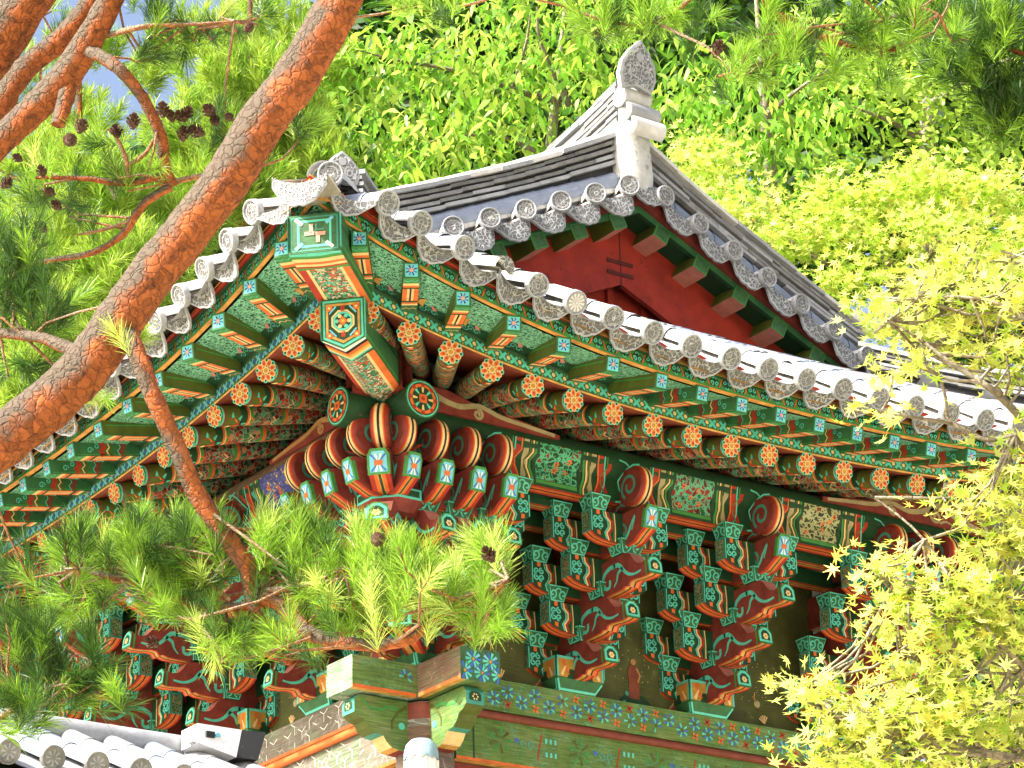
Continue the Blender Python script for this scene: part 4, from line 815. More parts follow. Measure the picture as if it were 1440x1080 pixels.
# ---- purlins with their painted lengths between the rolled heads
def purl(side, Wd):
    m = MB(); d, z, r, e = .845, 1.53, .155, 1.31
    n = 20
    ring = lambda x: [V((x, -d + r * math.cos(2 * math.pi * k / n), z + r * math.sin(2 * math.pi * k / n))) for k in range(n)]
    if side == 'L': z -= .004
    m.grid([ring(-e), ring(-1.0)], 'deepgreen', True, True); m.grid([ring(-1.0), ring(Wd + e)], 'deepgreen' if side == 'R' else 'brownwood', True, True)
    F = plane((-e - .001, -d, z), (0, -1, 0), (0, 0, 1)) 
    for rr, c, h in ((r, 'green', 0), (r * .93, 'teal', .001), (r * .86, 'deepgreen', .002), (r * .78, 'orange', .003), (r * .62, 'deepgreen', .004)): m.fan(F, circ(0, 0, rr, 22), c, h)
    for i in range(8):
        t = 2 * math.pi * i / 8
        m.fan(F, circ(.115 * math.cos(t), .115 * math.sin(t), .018, 8), 'red', .006); m.ribbon(F, [(.05 * math.cos(t), .05 * math.sin(t)), (.092 * math.cos(t), .092 * math.sin(t))], [.012, .024], 'teal' if i % 2 else 'cream', .006)
    m.fan(F, [(-.035, -.035), (.035, -.035), (.035, .035), (-.035, .035)], 'orange', .008); m.fan(F, circ(0, 0, .018, 8), 'red', .009)
    # square bearer below
    m.box((-1.1, -d - .075, 1.205), (Wd + 1.2, -d + .075, z - r * .9), 'deepgreen', b='orange')
    for y0, y1, c in ((-.075, -.045, 'red'), (-.008, .008, 'black'), (.045, .075, 'red')):
        m.poly([V((-1.2, -d + y0, 1.203)), V((Wd + 1.2, -d + y0, 1.203)), V((Wd + 1.2, -d + y1, 1.203)), V((-1.2, -d + y1, 1.203))], c)
    # painting wraps bearer and purlin: b is the height run up the face
    def F2(a, b_, h=.0):
        if b_ < .19: return V((a, -d - .076 - h, 1.207 + b_))
        q = -1.03 + (b_ - .19) / r
        return V((a, -d - (r + h) * math.cos(q), z + (r + h) * math.sin(q)))
    def patch(a0, a1, b0, b1, c, h):
        bs = [b0] + [x for x in (.186, .191, .22, .25, .28, .31, .335) if b0 < x < b1] + [b1]
        m.grid([[F2(a0, y, h) for y in bs], [F2(a1, y, h) for y in bs]], c)
    def zig(x, amp, w_, c, h, sg=1, b0=.0, b1=.36):
        pts = [(x, b0), (x, .05), (x + sg * amp, .13), (x + sg * amp, .20), (x, .27), (x, b1)]
        m.ribbon(F2, pts, w_, c, h)
    us = [0] + SETS[side] + [Wd]
    for i in range(len(us) - 1):
        a0, a1 = us[i] + .10, us[i + 1] - .10; L = a1 - a0; c = (a0 + a1) / 2
        c1 = {0: 'arabesque', 1: 'arabesque_red', 2: 'arabesque_pale'}[i % 3] if side == 'R' else ('bluepanel' if i % 2 == 0 else 'arabesque')
        patch(a0, a1, 0, .36, 'deepgreen', .001); patch(c - .20, c + .20, .055, .36, c1, .003); patch(c - .20, c + .20, .02, .05, 'midgreen', .004)
        rnd = random.Random(i)
        for k in range(5): 
            x, y = c + rnd.uniform(-.15, .15), rnd.uniform(.09, .3)
            for q in range(5): m.fan(F2, circ(x + .016 * math.cos(q * 1.257), y + .016 * math.sin(q * 1.257), .009, 6), 'orange', .005)
        for sg in (-1, 1):
            zig(c + sg * .225, .0, .03, 'deepgreen', .004, sg); zig(c + sg * .235, .03, .02, 'midgreen', .006, sg); zig(c + sg * .262, .03, .014, 'cream', .006, sg); zig(c + sg * .285, .03, .018, 'olive', .006, sg)
            zig(c + sg * .33, -.01, .05, 'greygold' if side == 'R' else 'dullteal', .005, sg)
            zig(c + sg * .40, .03, .06, 'red', .006, sg); zig(c + sg * .375, .035, .012, 'orange', .008, sg); zig(c + sg * .44, .035, .012, 'teal', .008, sg)
            zig(c + sg * .49, -.03, .035, 'red', .007, sg, .05, .31); zig(c + sg * .465, -.03, .010, 'midgreen', .008, sg)
            m.ribbon(F2, circ(c + sg * .58, .18, .17, 8, math.pi / 2 if sg < 0 else -math.pi / 2, math.pi * 1.5 if sg < 0 else math.pi / 2, .18), .014, 'teal', .006)
    part(m, 'purlin', FM[side])
purl('R', WR); purl('L', WL)
# ceiling boards between wall and purlin (dark, closes the view up behind the brackets)
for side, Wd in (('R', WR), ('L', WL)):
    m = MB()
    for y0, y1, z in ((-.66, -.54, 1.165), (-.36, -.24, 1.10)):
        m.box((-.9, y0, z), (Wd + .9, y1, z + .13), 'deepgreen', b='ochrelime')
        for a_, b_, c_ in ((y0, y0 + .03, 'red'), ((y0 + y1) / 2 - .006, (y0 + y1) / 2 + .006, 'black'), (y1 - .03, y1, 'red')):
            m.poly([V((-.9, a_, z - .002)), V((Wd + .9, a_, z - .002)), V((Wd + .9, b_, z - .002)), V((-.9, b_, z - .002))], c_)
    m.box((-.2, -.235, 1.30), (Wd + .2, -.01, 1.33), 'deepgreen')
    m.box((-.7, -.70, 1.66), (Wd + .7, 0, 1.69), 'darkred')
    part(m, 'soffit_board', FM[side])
# scrolled wedges on the purlins that lift the fanned rafters at the corners
def wedge(fac, near):
    m = MB(); n = 22
    us = [-1.28 + 1.95 * i / n for i in range(n + 1)]
    def zt(u):
        q = fac.u2q('raf', u * 2.0 - .75); return fac.at('raf', max(-1, q))[2] + .20
    lo = 1.60; d = 1.005
    g = lambda u, z, h=0.: V((u if near else 2 * fac.c - u, -(d + h), z))
    hts = []
    for i, u in enumerate(us):
        t = i / n; hts.append(lo + .035 + (.28 * (1 - t) ** 1.15) + .035 * math.sin(t * 17) * (1 - t))
    m.grid([[g(u, lo) for u in us], [g(u, h_) for u, h_ in zip(us, hts)]], 'darkred')
    m.grid([[g(u, lo, -.09) for u in us], [g(u, h_, -.09) for u, h_ in zip(us, hts)]], 'darkred')
    m.grid([[g(u, h_) for u, h_ in zip(us, hts)], [g(u, h_, -.09) for u, h_ in zip(us, hts)]], 'darkred'); m.grid([[g(u, lo) for u in us], [g(u, lo, -.09) for u in us]], 'darkred')
    F = lambda a, b_, h=0.: g(a, lo + b_, h + .001)
    col = 'greygold' if fac.side == 'R' else 'tan'
    m.ribbon(F, catmull([(-1.1, .05), (-.85, .12), (-.7, .20), (-.5, .12), (-.3, .08), (-.1, .12), (.1, .07), (.35, .045), (.62, .02)], 4), [.062, .03], col)
    m.ribbon(F, spiral(-.62, .09, .075, 1.6, -1.4, 16), .030, col); m.ribbon(F, spiral(-.12, .05, .05, 1.6, -1.4, 14), .024, col)
    m.ribbon(F, spiral(-.98, .17, .06, 1.2, 1.3, 14), .026, col)
    m.ribbon(F, catmull([(-.85, .02), (-.74, .06), (-.66, .03)], 3), .02, col)
    return m
for fac in FACS:
    for near in (1, 0): part(wedge(fac, near), 'scroll_wedge', FM[fac.side])
# ---- rafters (round), flying rafters (square), hip rafters
def rafter_mesh():
    m = MB(); r = .084; n = 18
    ring = lambda y, rr=r: [V((rr * math.cos(2 * math.pi * k / n), y, rr * math.sin(2 * math.pi * k / n))) for k in range(n)]
    st = [(0, 'midgreen'), (.02, 'teal'), (.035, 'brownred'), (.06, 'olive'), (.20, 'deepgreen'), (.27, 'orange'), (.29, 'cream'), (.30, 'midgreen'), (.33, 'rafterband'), (.62, 'midgreen'), (.65, 'orange'), (.68, 'rafterband'), (1.25, 'brownred'), (2.2, 'brownred')]
    m.grid([ring(y) for y, c in st], [c for y, c in st[:-1]], True, True)
    F = plane((0, 0, 0), (1, 0, 0), (0, 0, 1))
    m.fan(F, circ(0, 0, r, 20), 'green', 0)
    for i in range(8):
        t = 2 * math.pi * (i + .5) / 8 + .2
        m.fan(F, circ(.074 * math.cos(t), .074 * math.sin(t), .022, 8), 'teal', .0015); m.fan(F, circ(.078 * math.cos(t), .078 * math.sin(t), .010, 6), 'deepgreen', .003)
    flower(m, F, 0, 0, .085, .24, 8, 'orange', 'ochre', 'cream')
    for i in range(8):
        t = 2 * math.pi * i / 8 + .2
        m.fan(F, circ(.056 * math.cos(t), .056 * math.sin(t), .009, 6), 'red', .006)
    # lotus painted on the underside near the end
    G = lambda a, b, h=0.: V(((r + h) * math.sin(a / r), b, -(r + h) * math.cos(a / r)))
    for i in range(7):
        t = math.pi * (i / 6)
        m.ribbon(G, [(.0, .10), (.085 * math.cos(t), .10 + .11 * math.sin(t))], [.016, .046], 'orange' if i % 2 else 'red', .003)
    for i in range(6):
        t = math.pi * (i / 5); m.ribbon(G, [(.09 * math.cos(t), .12 + .11 * math.sin(t)), (.13 * math.cos(t), .12 + .15 * math.sin(t))], [.03, .008], 'teal', .003)
    m.fan(G, circ(0, .10, .024, 8), 'cream', .006)
    for k, c in ((.30, 'orange'), (.40, 'red'), (.52, 'cream'), (.74, 'red')):
        for s_ in (-.06, 0, .06): m.ribbon(G, [(s_ - .03, k), (s_, k + .04), (s_ + .03, k)], .014, c, .003)
    return m
def flying_mesh(plain):
    m = MB(); w_, h, L = .058, .062, .74
    st = [(0, .10, 'midgreen'), (.10, .14, 'cream'), (.14, .18, 'orange'), (.18, .205, 'deepgreen'), (.205, .44, None), (.44, .47, 'deepgreen'), (.47, .50, 'orange'), (.50, .53, 'cream'), (.53, L, 'green')]
    for y0, y1, c in st:
        if c: m.poly([V((-w_, y0, -h)), V((-w_, y1, -h)), V((w_, y1, -h)), V((w_, y0, -h))], c)
        else:
            for x0, x1, cc in ((-w_, -w_ * .42, 'orange'), (-w_ * .42, -.007, 'cream'), (-.007, .007, 'black'), (.007, w_ * .42, 'cream'), (w_ * .42, w_, 'orange')):
                m.poly([V((x0, y0, -h)), V((x0, y1, -h)), V((x1, y1, -h)), V((x1, y0, -h))], cc)
    G = plane((0, 0, -h), (1, 0, 0), (0, -1, 0)); Gd = lambda a, b, hh=0.: V((a, b, -h - hh))
    m.ribbon(Gd, [(-.05, .03), (-.025, .06), (0, .03), (.025, .06), (.05, .03)], .009, 'teal'); m.ribbon(Gd, [(-.05, .60), (-.025, .57), (0, .60), (.025, .57), (.05, .60)], .009, 'cream')
    for sg in (-1, 1):
        x = sg * w_
        m.poly([V((x, 0, -h)), V((x, L, -h)), V((x, L, h)), V((x, 0, h))], 'olive' if plain else 'green')
        S_ = lambda a, b, hh=0., sg=sg: V((sg * (w_ + hh), a, b))
        if plain:
            m.ribbon(S_, [(.01, -.055), (.6, -.055)], .010, 'green'); m.ribbon(S_, [(.03, .02), (.55, .03)], .012, 'midgreen')
        else:
            m.ribbon(S_, [(.02, -.05), (.62, -.05)], .010, 'midgreen')
            for a, c, wd in ((.26, 'red', .05), (.31, 'cream', .012), (.335, 'olive', .02), (.44, 'brownred', .05), (.41, 'teal', .008)):
                m.ribbon(S_, [(a, -.06), (a - .02, -.02), (a + .01, .01), (a - .01, .06)], wd, c)
            m.ribbon(S_, spiral(.14, -.015, .03, 0, 1.2, 10), .008, 'teal'); m.ribbon(S_, spiral(.20, .02, .026, 2, -1.2, 10), .008, 'teal')
    m.poly([V((-w_, 0, h)), V((w_, 0, h)), V((w_, L, h)), V((-w_, L, h))], 'green')
    F = plane((0, 0, 0), (1, 0, 0), (0, 0, 1))
    m.fan(F, [(-w_, -h), (w_, -h), (w_, h), (-w_, h)], 'green', 0)
    a, b = w_ * .80, h * .80
    m.fan(F, [(-a, -b), (a, -b), (a, b), (-a, b)], 'teal', .002); m.fan(F, [(-a * .85, -b * .85), (a * .85, -b * .85), (a * .85, b * .85), (-a * .85, b * .85)], 'sky_blue', .003)
    for i in range(8):
        t = math.pi / 8 + i * math.pi / 4; m.ribbon(F, [(.010 * math.cos(t), .010 * math.sin(t)), (.042 * math.cos(t), .042 * math.sin(t))], [.006, .011], 'blue' if i % 2 else 'black', .004)
    m.fan(F, circ(0, 0, .018, 4, math.pi / 4, math.pi / 4 + 6.2831), 'pink', .006)
    return m
def place(o_key, fn, name, tip_, inner):
    y = (inner - tip_).normalized(); x = y.cross(V((0, 0, 1))).normalized(); z = x.cross(y)
    Mx = ROOT @ axes(tip_, x, y, z)
    if o_key not in SHARED:
        o = fn().build(name, hall, Mx); SHARED[o_key] = o; return o
    return inst(SHARED[o_key], Mx, hall)
def fan_u(u, W, piv=.25):
    if u < piv: return piv + (u - piv) * (.97 + piv) / (2.0 + piv)
    if u > W - piv: return W - piv + (u - W + piv) * (.97 + piv) / (2.0 + piv)
    return u
for fac, W, u0, st, n, k0, ks in ((FR, WR, -1.78, .3925, 20, .6, 1.19), (FL, WL, -1.68, .428, 26, 1.2, 1.165)):
    for i in range(n):
        u = u0 + st * i
        if u > 2 * fac.c + 1.9: continue
        uu, d, z = fac.at('raf', fac.u2q('raf', u))
        tp = fac.tf(u, d, z); inn = fac.tf(fan_u(u, W), .97, z + .245)
        place('rafter', rafter_mesh, 'rafter', tp, inn)
        ub = u
        if u < k0: ub = k0 + (u - k0) * ks
        if u > 2 * fac.c - k0: ub = 2 * fac.c - k0 + (u - 2 * fac.c + k0) * ks
        q = fac.u2q('buy', ub); _, db, zb = fac.at('buy', max(-1, min(1, q)))
        plain = (ub < .6 and fac.side == 'R') or (ub < 1.0 and fac.side == 'L')
        place('flying%d' % plain, lambda: flying_mesh(plain), 'flying_rafter', fac.tf(ub, db, zb), fac.tf(u, d, z + .212))
def hip_beam(w_, h, L, style):
    m = MB(); w2 = w_ / 2
    drop = .04 if style == 'hip' else 0
    bot = [(-w2, -h / 2 + drop), (0, -h / 2 - drop), (w2, -h / 2 + drop)]
    pr = bot + [(w2, h / 2), (-w2, h / 2)]
    st = [0, .05, .10, .16, .20, .24, .27, .30, L * .80, L * .84, L * .88, L]
    cols = ['white', 'black', 'orange', 'yellow', 'cream', 'teal', 'deepgreen', None, 'cream', 'orange', 'midgreen'] if style == 'hip' else ['teal', 'midgreen', 'cream', 'orange', 'cream', 'red', 'midgreen', None, 'cream', 'orange', 'midgreen']
    for i in range(len(st) - 1):
        y0, y1 = st[i], st[i + 1]; c = cols[i]
        sk = .035 if i < 7 else 0
        if c:
            nseg = 6; r0 = []; r1 = []
            for k in range(nseg + 1):
                t = -1 + 2 * k / nseg; x = w2 * t; zz = -h / 2 + drop * (2 * abs(t) - 1)
                wv = sk * math.cos(t * math.pi) * .35
                r0.append(V((x, max(0, y0 + (wv if i else 0)), zz))); r1.append(V((x, y1 + (wv if i < 6 else 0), zz)))
            m.grid([r0, r1], c)
        else:
            for t0, t1, cc in ((-1, -.72, 'red'), (-.72, -.60, 'cream'), (-.60, 0, 'florid'), (0, .60, 'florid'), (.60, .72, 'cream'), (.72, 1, 'orange')):
                zf = lambda t: -h / 2 + drop * (2 * abs(t) - 1)
                m.poly([V((w2 * t0, y0, zf(t0))), V((w2 * t0, y1, zf(t0))), V((w2 * t1, y1, zf(t1))), V((w2 * t1, y0, zf(t1)))], cc)
    for sg in (-1, 1):
        x = sg * w2
        m.poly([V((x, 0, -h / 2 + drop)), V((x, L, -h / 2 + drop)), V((x, L, h / 2)), V((x, 0, h / 2))], 'green')
        S_ = lambda a, b, hh=0., sg=sg: V((sg * (w2 + hh), a, b))
        m.ribbon(S_, [(.03, -h * .3), (L * .9, -h * .3)], .03, 'midgreen'); m.ribbon(S_, [(.03, h * .2), (L * .9, h * .2)], .02, 'deepgreen')
        m.ribbon(S_, [(.0, -h * .4), (.0, h * .48)], .05, 'teal')
    m.poly([V((-w2, 0, h / 2)), V((w2, 0, h / 2)), V((w2, L, h / 2)), V((-w2, L, h / 2))], 'green')
    F = plane((0, 0, 0), (1, 0, 0), (0, 0, 1))
    o = [(a, b) for a, b in bot] + [(w2, h / 2), (-w2, h / 2)]
    sc = lambda s: [(a * s, b * s) for a, b in o]
    m.fan(F, o, 'green', 0)
    if style == 'hip':
        m.fan(F, sc(.93), 'teal', .002); m.fan(F, sc(.84), 'green', .003); m.fan(F, sc(.78), 'ochrelime', .004); m.fan(F, sc(.68), 'deepgreen', .005)
        m.ribbon(F, circ(0, 0, .085, 8, .39, .39 + 6.2832) + [(.085 * math.cos(.39), .085 * math.sin(.39))], .014, 'cream', .007); m.ribbon(F, circ(0, 0, .068, 8, .39, .39 + 6.2832) + [(.068 * math.cos(.39), .068 * math.sin(.39))], .014, 'teal', .008)
        for sx in (-1, 1):
            for sy in (-1, 1):
                m.fan(F, circ(sx * .10, sy * .105, .026, 7), 'orange', .007); m.fan(F, circ(sx * .10, sy * .105, .011, 6), 'cream', .009)
                m.ribbon(F, [(sx * .05, sy * .115), (sx * .10, sy * .06)], .012, 'sky_blue', .008)
            m.ribbon(F, [(0, sx * .075), (0, sx * .12)], .03, 'red', .007)
        for i in range(6): m.fan(F, circ(.045 * math.cos(i * 1.047), .045 * math.sin(i * 1.047), .016, 6), 'teal' if i % 2 else 'cream', .009)
        m.fan(F, circ(0, 0, .036, 4), 'orange', .011); m.fan(F, circ(0, 0, .014, 6), 'yellow', .013)
    else:       # faded pinwheel emblem inside broken blue-green frames
        m.fan(F, sc(.97), 'palegreen', .002)
        def rect(a, b, w_, c, hh):
            for p, q in (((-a, b), (a, b)), ((a, b), (a, -b)), ((a, -b), (-a, -b)), ((-a, -b), (-a, b))):
                m.ribbon(F, [p, q], w_, c, hh)
        rect(.165, .125, .010, 'dullteal', .004); rect(.115, .095, .016, 'teal', .004)
        for sx, sy in ((-1, 1), (1, 1), (-1, -1), (1, -1)): m.ribbon(F, [(sx * .135, sy * .115), (sx * .085, sy * .07)], .024, 'sky_blue' if sx * sy > 0 else 'white', .007)
        k = .054
        for p in ([(0, 0), (-k * .6, 0), (-k * 1.3, 0)], [(-k * .4, k * 1.3), (-k * .4, 0)], [(k * .5, 0), (k * .5, -k * 1.3)], [(k * .2, -k * .1), (k * 1.5, -k * .1)]): m.ribbon(F, p, .028, 'pink', .008)
        m.ribbon(F, [(k * .25, k * 1.3), (k * .25, k * .5), (k * 1.3, k * .5)], .016, 'dullteal', .007)
    return m
dg = V((1, 1, 0)).normalized()
def hipplace(mb, name, tip_, inner, label=None):
    y = (inner - tip_).normalized(); x = y.cross(V((0, 0, 1))).normalized(); z = x.cross(y)
    o = mb.build(name, hall, ROOT @ axes(tip_, x, y, z))
    if label: o['label'] = label
hipplace(hip_beam(.32, .35, 1.9, 'hip'), 'hip_rafter', V((-1.98, -1.98, 1.665)), V((-.6, -.6, 1.83)), 'corner hip rafter with an orange blossom painted on its end')
hipplace(hip_beam(.37, .295, 1.3, 'upper'), 'hip_rafter', V((-2.62, -2.62, 1.955)), V((-1.6, -1.6, 2.01)), 'upper hip rafter with a faded pink pinwheel emblem on its green end')

# ---- eave boards
for fac in FACS:
    NQ = 64; QS = [-1 + 2 * i / NQ for i in range(NQ + 1)]
    L = fac.c + 2.02
    def sweep(m, profs, cols):
        m.grid([[fac.SP(k, dd, dz, q) for q in QS] for k, dd, dz in profs], cols)
    # soffit behind the round rafters, and the board with the row of crosses on their ends
    m = MB()
    m.grid([[fac.SP('raf', -.02, .088, q) for q in QS], [fac.tf(fac.c + q * (fac.c + .55), .55, fac.at('raf', q)[2] + .088 + .40) for q in QS]], 'soffitred')
    part(m, 'soffit_board')
    m = MB()
    sweep(m, [('raf', -.03, .080), ('raf', .015, .080), ('raf', .022, .092), ('raf', .022, .190), ('raf', .024, .192), ('raf', .036, .207), ('raf', -.05, .209)], ['brownred', 'ochrelime', 'green', 'green', 'deepgreen', 'green'])
    Fx = lambda a, b, h=0.: fac.SP('raf', .022 + h, .096 + b, max(-1, min(1, a / L)))
    a = -L + .12; st = .108
    amax = L - .1 if fac.side == 'R' else min(L - .1, .0 + 2.2)
    while a < amax:
        for p, q in (((-.034, .012), (.034, .078)), ((-.034, .078), (.034, .012))): m.ribbon(Fx, [(a + p[0], p[1]), (a + q[0], q[1])], .023, 'teal' if fac.side == 'R' else 'sky_blue', .002)
        m.fan(Fx, circ(a + st / 2, .045, .018, 7), 'cream' if fac.side == 'R' else 'blue', .002)
        m.fan(Fx, circ(a + st / 2, .010, .008, 5), 'ochre', .002); m.fan(Fx, circ(a + st / 2, .080, .008, 5), 'ochre', .002)
        a += st
    o = part(m, 'eave_board'); o['label'] = 'green eave board painted with a row of small pale crosses'
    # boards between the flying rafters
    m = MB(); m.grid([[fac.SP('raf', .0, .208, q) for q in QS], [fac.SP('raf', .14, .208 + .015, q) for q in QS], [fac.SP('buy', -.05, .062, q) for q in QS]], ['deepgreen', 'weave'])
    if True:
        u0, stp, n_ = (-1.78 + .196, .3925, 11) if fac.side == 'R' else (-1.68 + .214, .428, 10)
        for i in range(n_):
            q = fac.u2q('raf', u0 + stp * i)
            if abs(q) > .96: continue
            Fq = lambda a_, b_, h=0.: fac.SP('raf', .02 + b_, .206 + b_ * .10 - h, q + a_ / L)
            for t in (-1, 0, 1): m.ribbon(Fq, spiral(.055 * t, .075 + .02 * (t == 0), .034, 0, 1.1 * (t or 1), 9), .012, 'dullteal', .006)
            m.ribbon(Fq, [(-.07, .11), (-.04, .17), (.0, .20)], [.06, .02], 'ochrelime', .006); m.ribbon(Fq, [(.07, .11), (.05, .16)], [.05, .02], 'dullpink', .006)
    part(m, 'soffit_board')
    m = MB()
    sweep(m, [('buy', -.022, .0605), ('buy', .012, .064), ('buy', .015, .068), ('buy', .016, .165), ('buy', .05, .168), ('buy', .052, .185)], ['ochrelime', 'orange', 'midgreen', 'deepgreen', 'darkred'])
    Lb = fac.c + 2.64
    Fs = lambda a, b, h=0.: fac.SP('buy', .016 + h, .082 + b, max(-1, min(1, a / Lb)))
    a = -Lb + .10; k = 0; amax = Lb - .1 if fac.side == 'R' else 2.0
    while a < amax:
        up = k % 2
        m.fan(Fs, circ(a, .004 if up else .078, .058, 8, 0 if up else math.pi, math.pi if up else 2 * math.pi, .072), 'deepgreen', .002)
        cy_ = .030 if up else .052
        for sx in (-1, 1): m.ribbon(Fs, spiral(a + sx * .026, cy_, .021, math.pi * (1.5 if up else .5), (1.1 if (sx < 0) == bool(up) else -1.1), 9), .010, 'teal', .004)
        m.ribbon(Fs, circ(a, .062 if up else .020, .016, 5, 0 if up else math.pi, math.pi if up else 2 * math.pi), .009, 'teal', .004)
        m.ribbon(Fs, [(a + .045, .005 if up else .078), (a + .062, .04), (a + .078, .078 if up else .005)], .011, 'orange' if k % 3 else 'dullpink', .003)
        a += .125; k += 1
    part(m, 'eave_board')['label'] = 'upper eave board painted with green cloud scrolls'
    m = MB(); E = 2.64
    # red tile-bearing board, its upper edge waved to take the tiles
    NW = int(2 * Lb / .0475); rows = [[], [], []]
    for i in range(NW + 1):
        q = -1 + 2 * i / NW; a = q * Lb
        hgt = .045 + .030 * math.cos(2 * math.pi * a / .378)
        rows[0].append(fac.SP('buy', .04, .184, q)); rows[1].append(fac.SP('buy', .085, .187, q)); rows[2].append(fac.SP('buy', .09, .20 + hgt * min(1, max(-.1, (1 - abs(q)) * 18 - .35)), q))
    m.grid(rows, 'red')
    Fr = lambda a, b, h=0.: fac.SP('buy', .087 + h, .187 + b, max(-1, min(1, a / Lb)))
    a = -Lb + .2; amax = Lb - .2 if fac.side == 'R' else 2.5
    while a < amax:
        for k in range(4): m.ribbon(Fr, [(a + .02 * k, .006), (a + .02 * k - .012, .022), (a + .02 * k + .008, .038)], [.010, .004], 'ochrelime' if fac.side == 'R' else 'dullpink', .003)
        m.ribbon(Fr, [(a - .10, .04), (a - .04, .012), (a, .006)], .008, 'orange', .003)
        a += .189
    # lime mortar bedding under the tiles
    m.grid([[fac.SP('buy', .06, .225, q) for q in QS], [fac.SP('disc', -.12, -.125 - .10 * max(0, abs(q) - .92) / .08, q) for q in QS]], 'ochrelime')
    part(m, 'tile_board')['label'] = 'red waved board that carries the eave tiles'

# ---- the tiled roof
def zroof(fac, u, d):
    E, z0, k, p = fac.ev['disc']; w = min(1, abs(u - fac.c) / (fac.c + E))
    de = E - .2 + .2 * w ** 2.5; s = de - d
    return z0 + k * rise(w, p) * max(0, 1 - s / 3.2) ** 2 + .60 * s - .0097 * s * s
def tfB(u, d, z): return V((WR + d, u, z))
def end_tile(n=14, broken=False, petal=False):
    """cover tile with its round moulded end, tip at the origin, running back along +y"""
    m = MB(); r = .088
    half = lambda y, rr, k=9: [V((rr * math.cos(math.pi * i / k), y, rr * math.sin(math.pi * i / k) - .012)) for i in range(k + 1)]
    m.grid([half(.0, r), half(.33, r * .97)], 'tilepale', True); m.grid([half(.0, r * .82), half(.33, r * .8)], 'limey', True)
    m.grid([half(.33, r * .97), half(.33, r * .8)], 'tilepale')
    F = plane((0, 0, 0), (1, 0, -.0), (0, .0, 1))
    rr = r * 1.06
    if broken:
        m.poly([F(a, b, .014) for a, b in circ(0, -.01, rr, 10, -.4, 2.6)], 'relief'); m.poly([F(a, b, -.014) for a, b in circ(0, -.01, rr, 10, -.4, 2.6)], 'limey')
        m.grid([half(-.02, r), half(.0, r)], 'tilepale', True)
        return m
    q = lambda s, h: [F(a * 1.0, b, h) for a, b in circ(0, -.012, rr * s, 22)]
    m.grid([q(1, -.03), q(1.0, .014), q(.97, .022), q(.86, .022), q(.83, .010)], 'tile', True, True)
    m.poly(q(.83, .010), 'tile' if petal else 'relief'); m.poly(q(1, -.03), 'limey')
    G = lambda a, b, h=0.: F(a, b - .012, h)
    if petal:
        for i in range(12):
            t = 2 * math.pi * i / 12
            m.ribbon(G, [(.016 * math.cos(t), .016 * math.sin(t)), (.045 * math.cos(t), .045 * math.sin(t)), (.068 * math.cos(t), .068 * math.sin(t))], [.008, .022], 'tilepale', .016)
        m.fan(G, circ(0, 0, .012, 8), 'tilepale', .018)
    else:
        for i in range(9): 
            t = 2 * math.pi * i / 9
            m.fan(G, circ(.036 * math.cos(t), .036 * math.sin(t), .010, 6), 'tiledark', .0125)
        m.ribbon(G, circ(0, 0, .055, 16) , .007, 'tile', .014)
    return m
def drip(gable=False):
    """concave tile with its hanging scalloped lip"""
    m = MB(); W = .195 if gable else .19; n = 14
    r1, r2 = (-.01, -.06) if gable else (.075, .055)
    up = lambda t: (-.065 + .065 * t * t) if gable else -.085 + .085 * t * t                     # sagging upper edge
    def lo(t): return (-.25 + .17 * abs(t) ** 2.6 if gable else -.215 + .17 * abs(t) ** 2.2) + .006 * math.cos(t * math.pi * 5)
    f = []; g = []
    for y, dst in ((0, f), (.018, g)):
        a = [V((W * (-1 + 2 * i / n), y + r1 * (1 - abs(-1 + 2 * i / n) ** 2), up(-1 + 2 * i / n))) for i in range(n + 1)]
        b = [V((W * (-1 + 2 * i / n), y + r2 * (1 - abs(-1 + 2 * i / n) ** 2), lo(-1 + 2 * i / n))) for i in range(n + 1)]
        dst += [a, b]
    m.grid(f, 'relief'); m.grid(g, 'tiledark')
    m.grid([f[1], g[1]], 'tile'); m.grid([f[0], g[0]], 'tilepale')
    rim = [[p + V((0, -.006, 0)) for p in f[1]], [p * 1 + V((0, -.008, .018)) for p in f[1]]]
    m.grid(rim, 'tile')
    back = [V((p.x, .45, p.z + .0)) for p in f[0]]
    m.grid([[p + V((0, .018, 0)) for p in f[0]], back], 'tilepale', True)
    m.grid([[p + V((0, .018, -.016)) for p in f[0]], [p + V((0, 0, -.016)) for p in back]], 'limey', True)
    return m
roofm = MB()
def half_tube(m, pts, mat, r=.086, side=None):
    n = 6; rows = []
    for i, (p, sd, upv) in enumerate(pts):
        rows.append([p + sd * (r * math.cos(math.pi * k / n)) + upv * (r * math.sin(math.pi * k / n)) for k in range(n + 1)])
    m.grid(rows, mat, True)
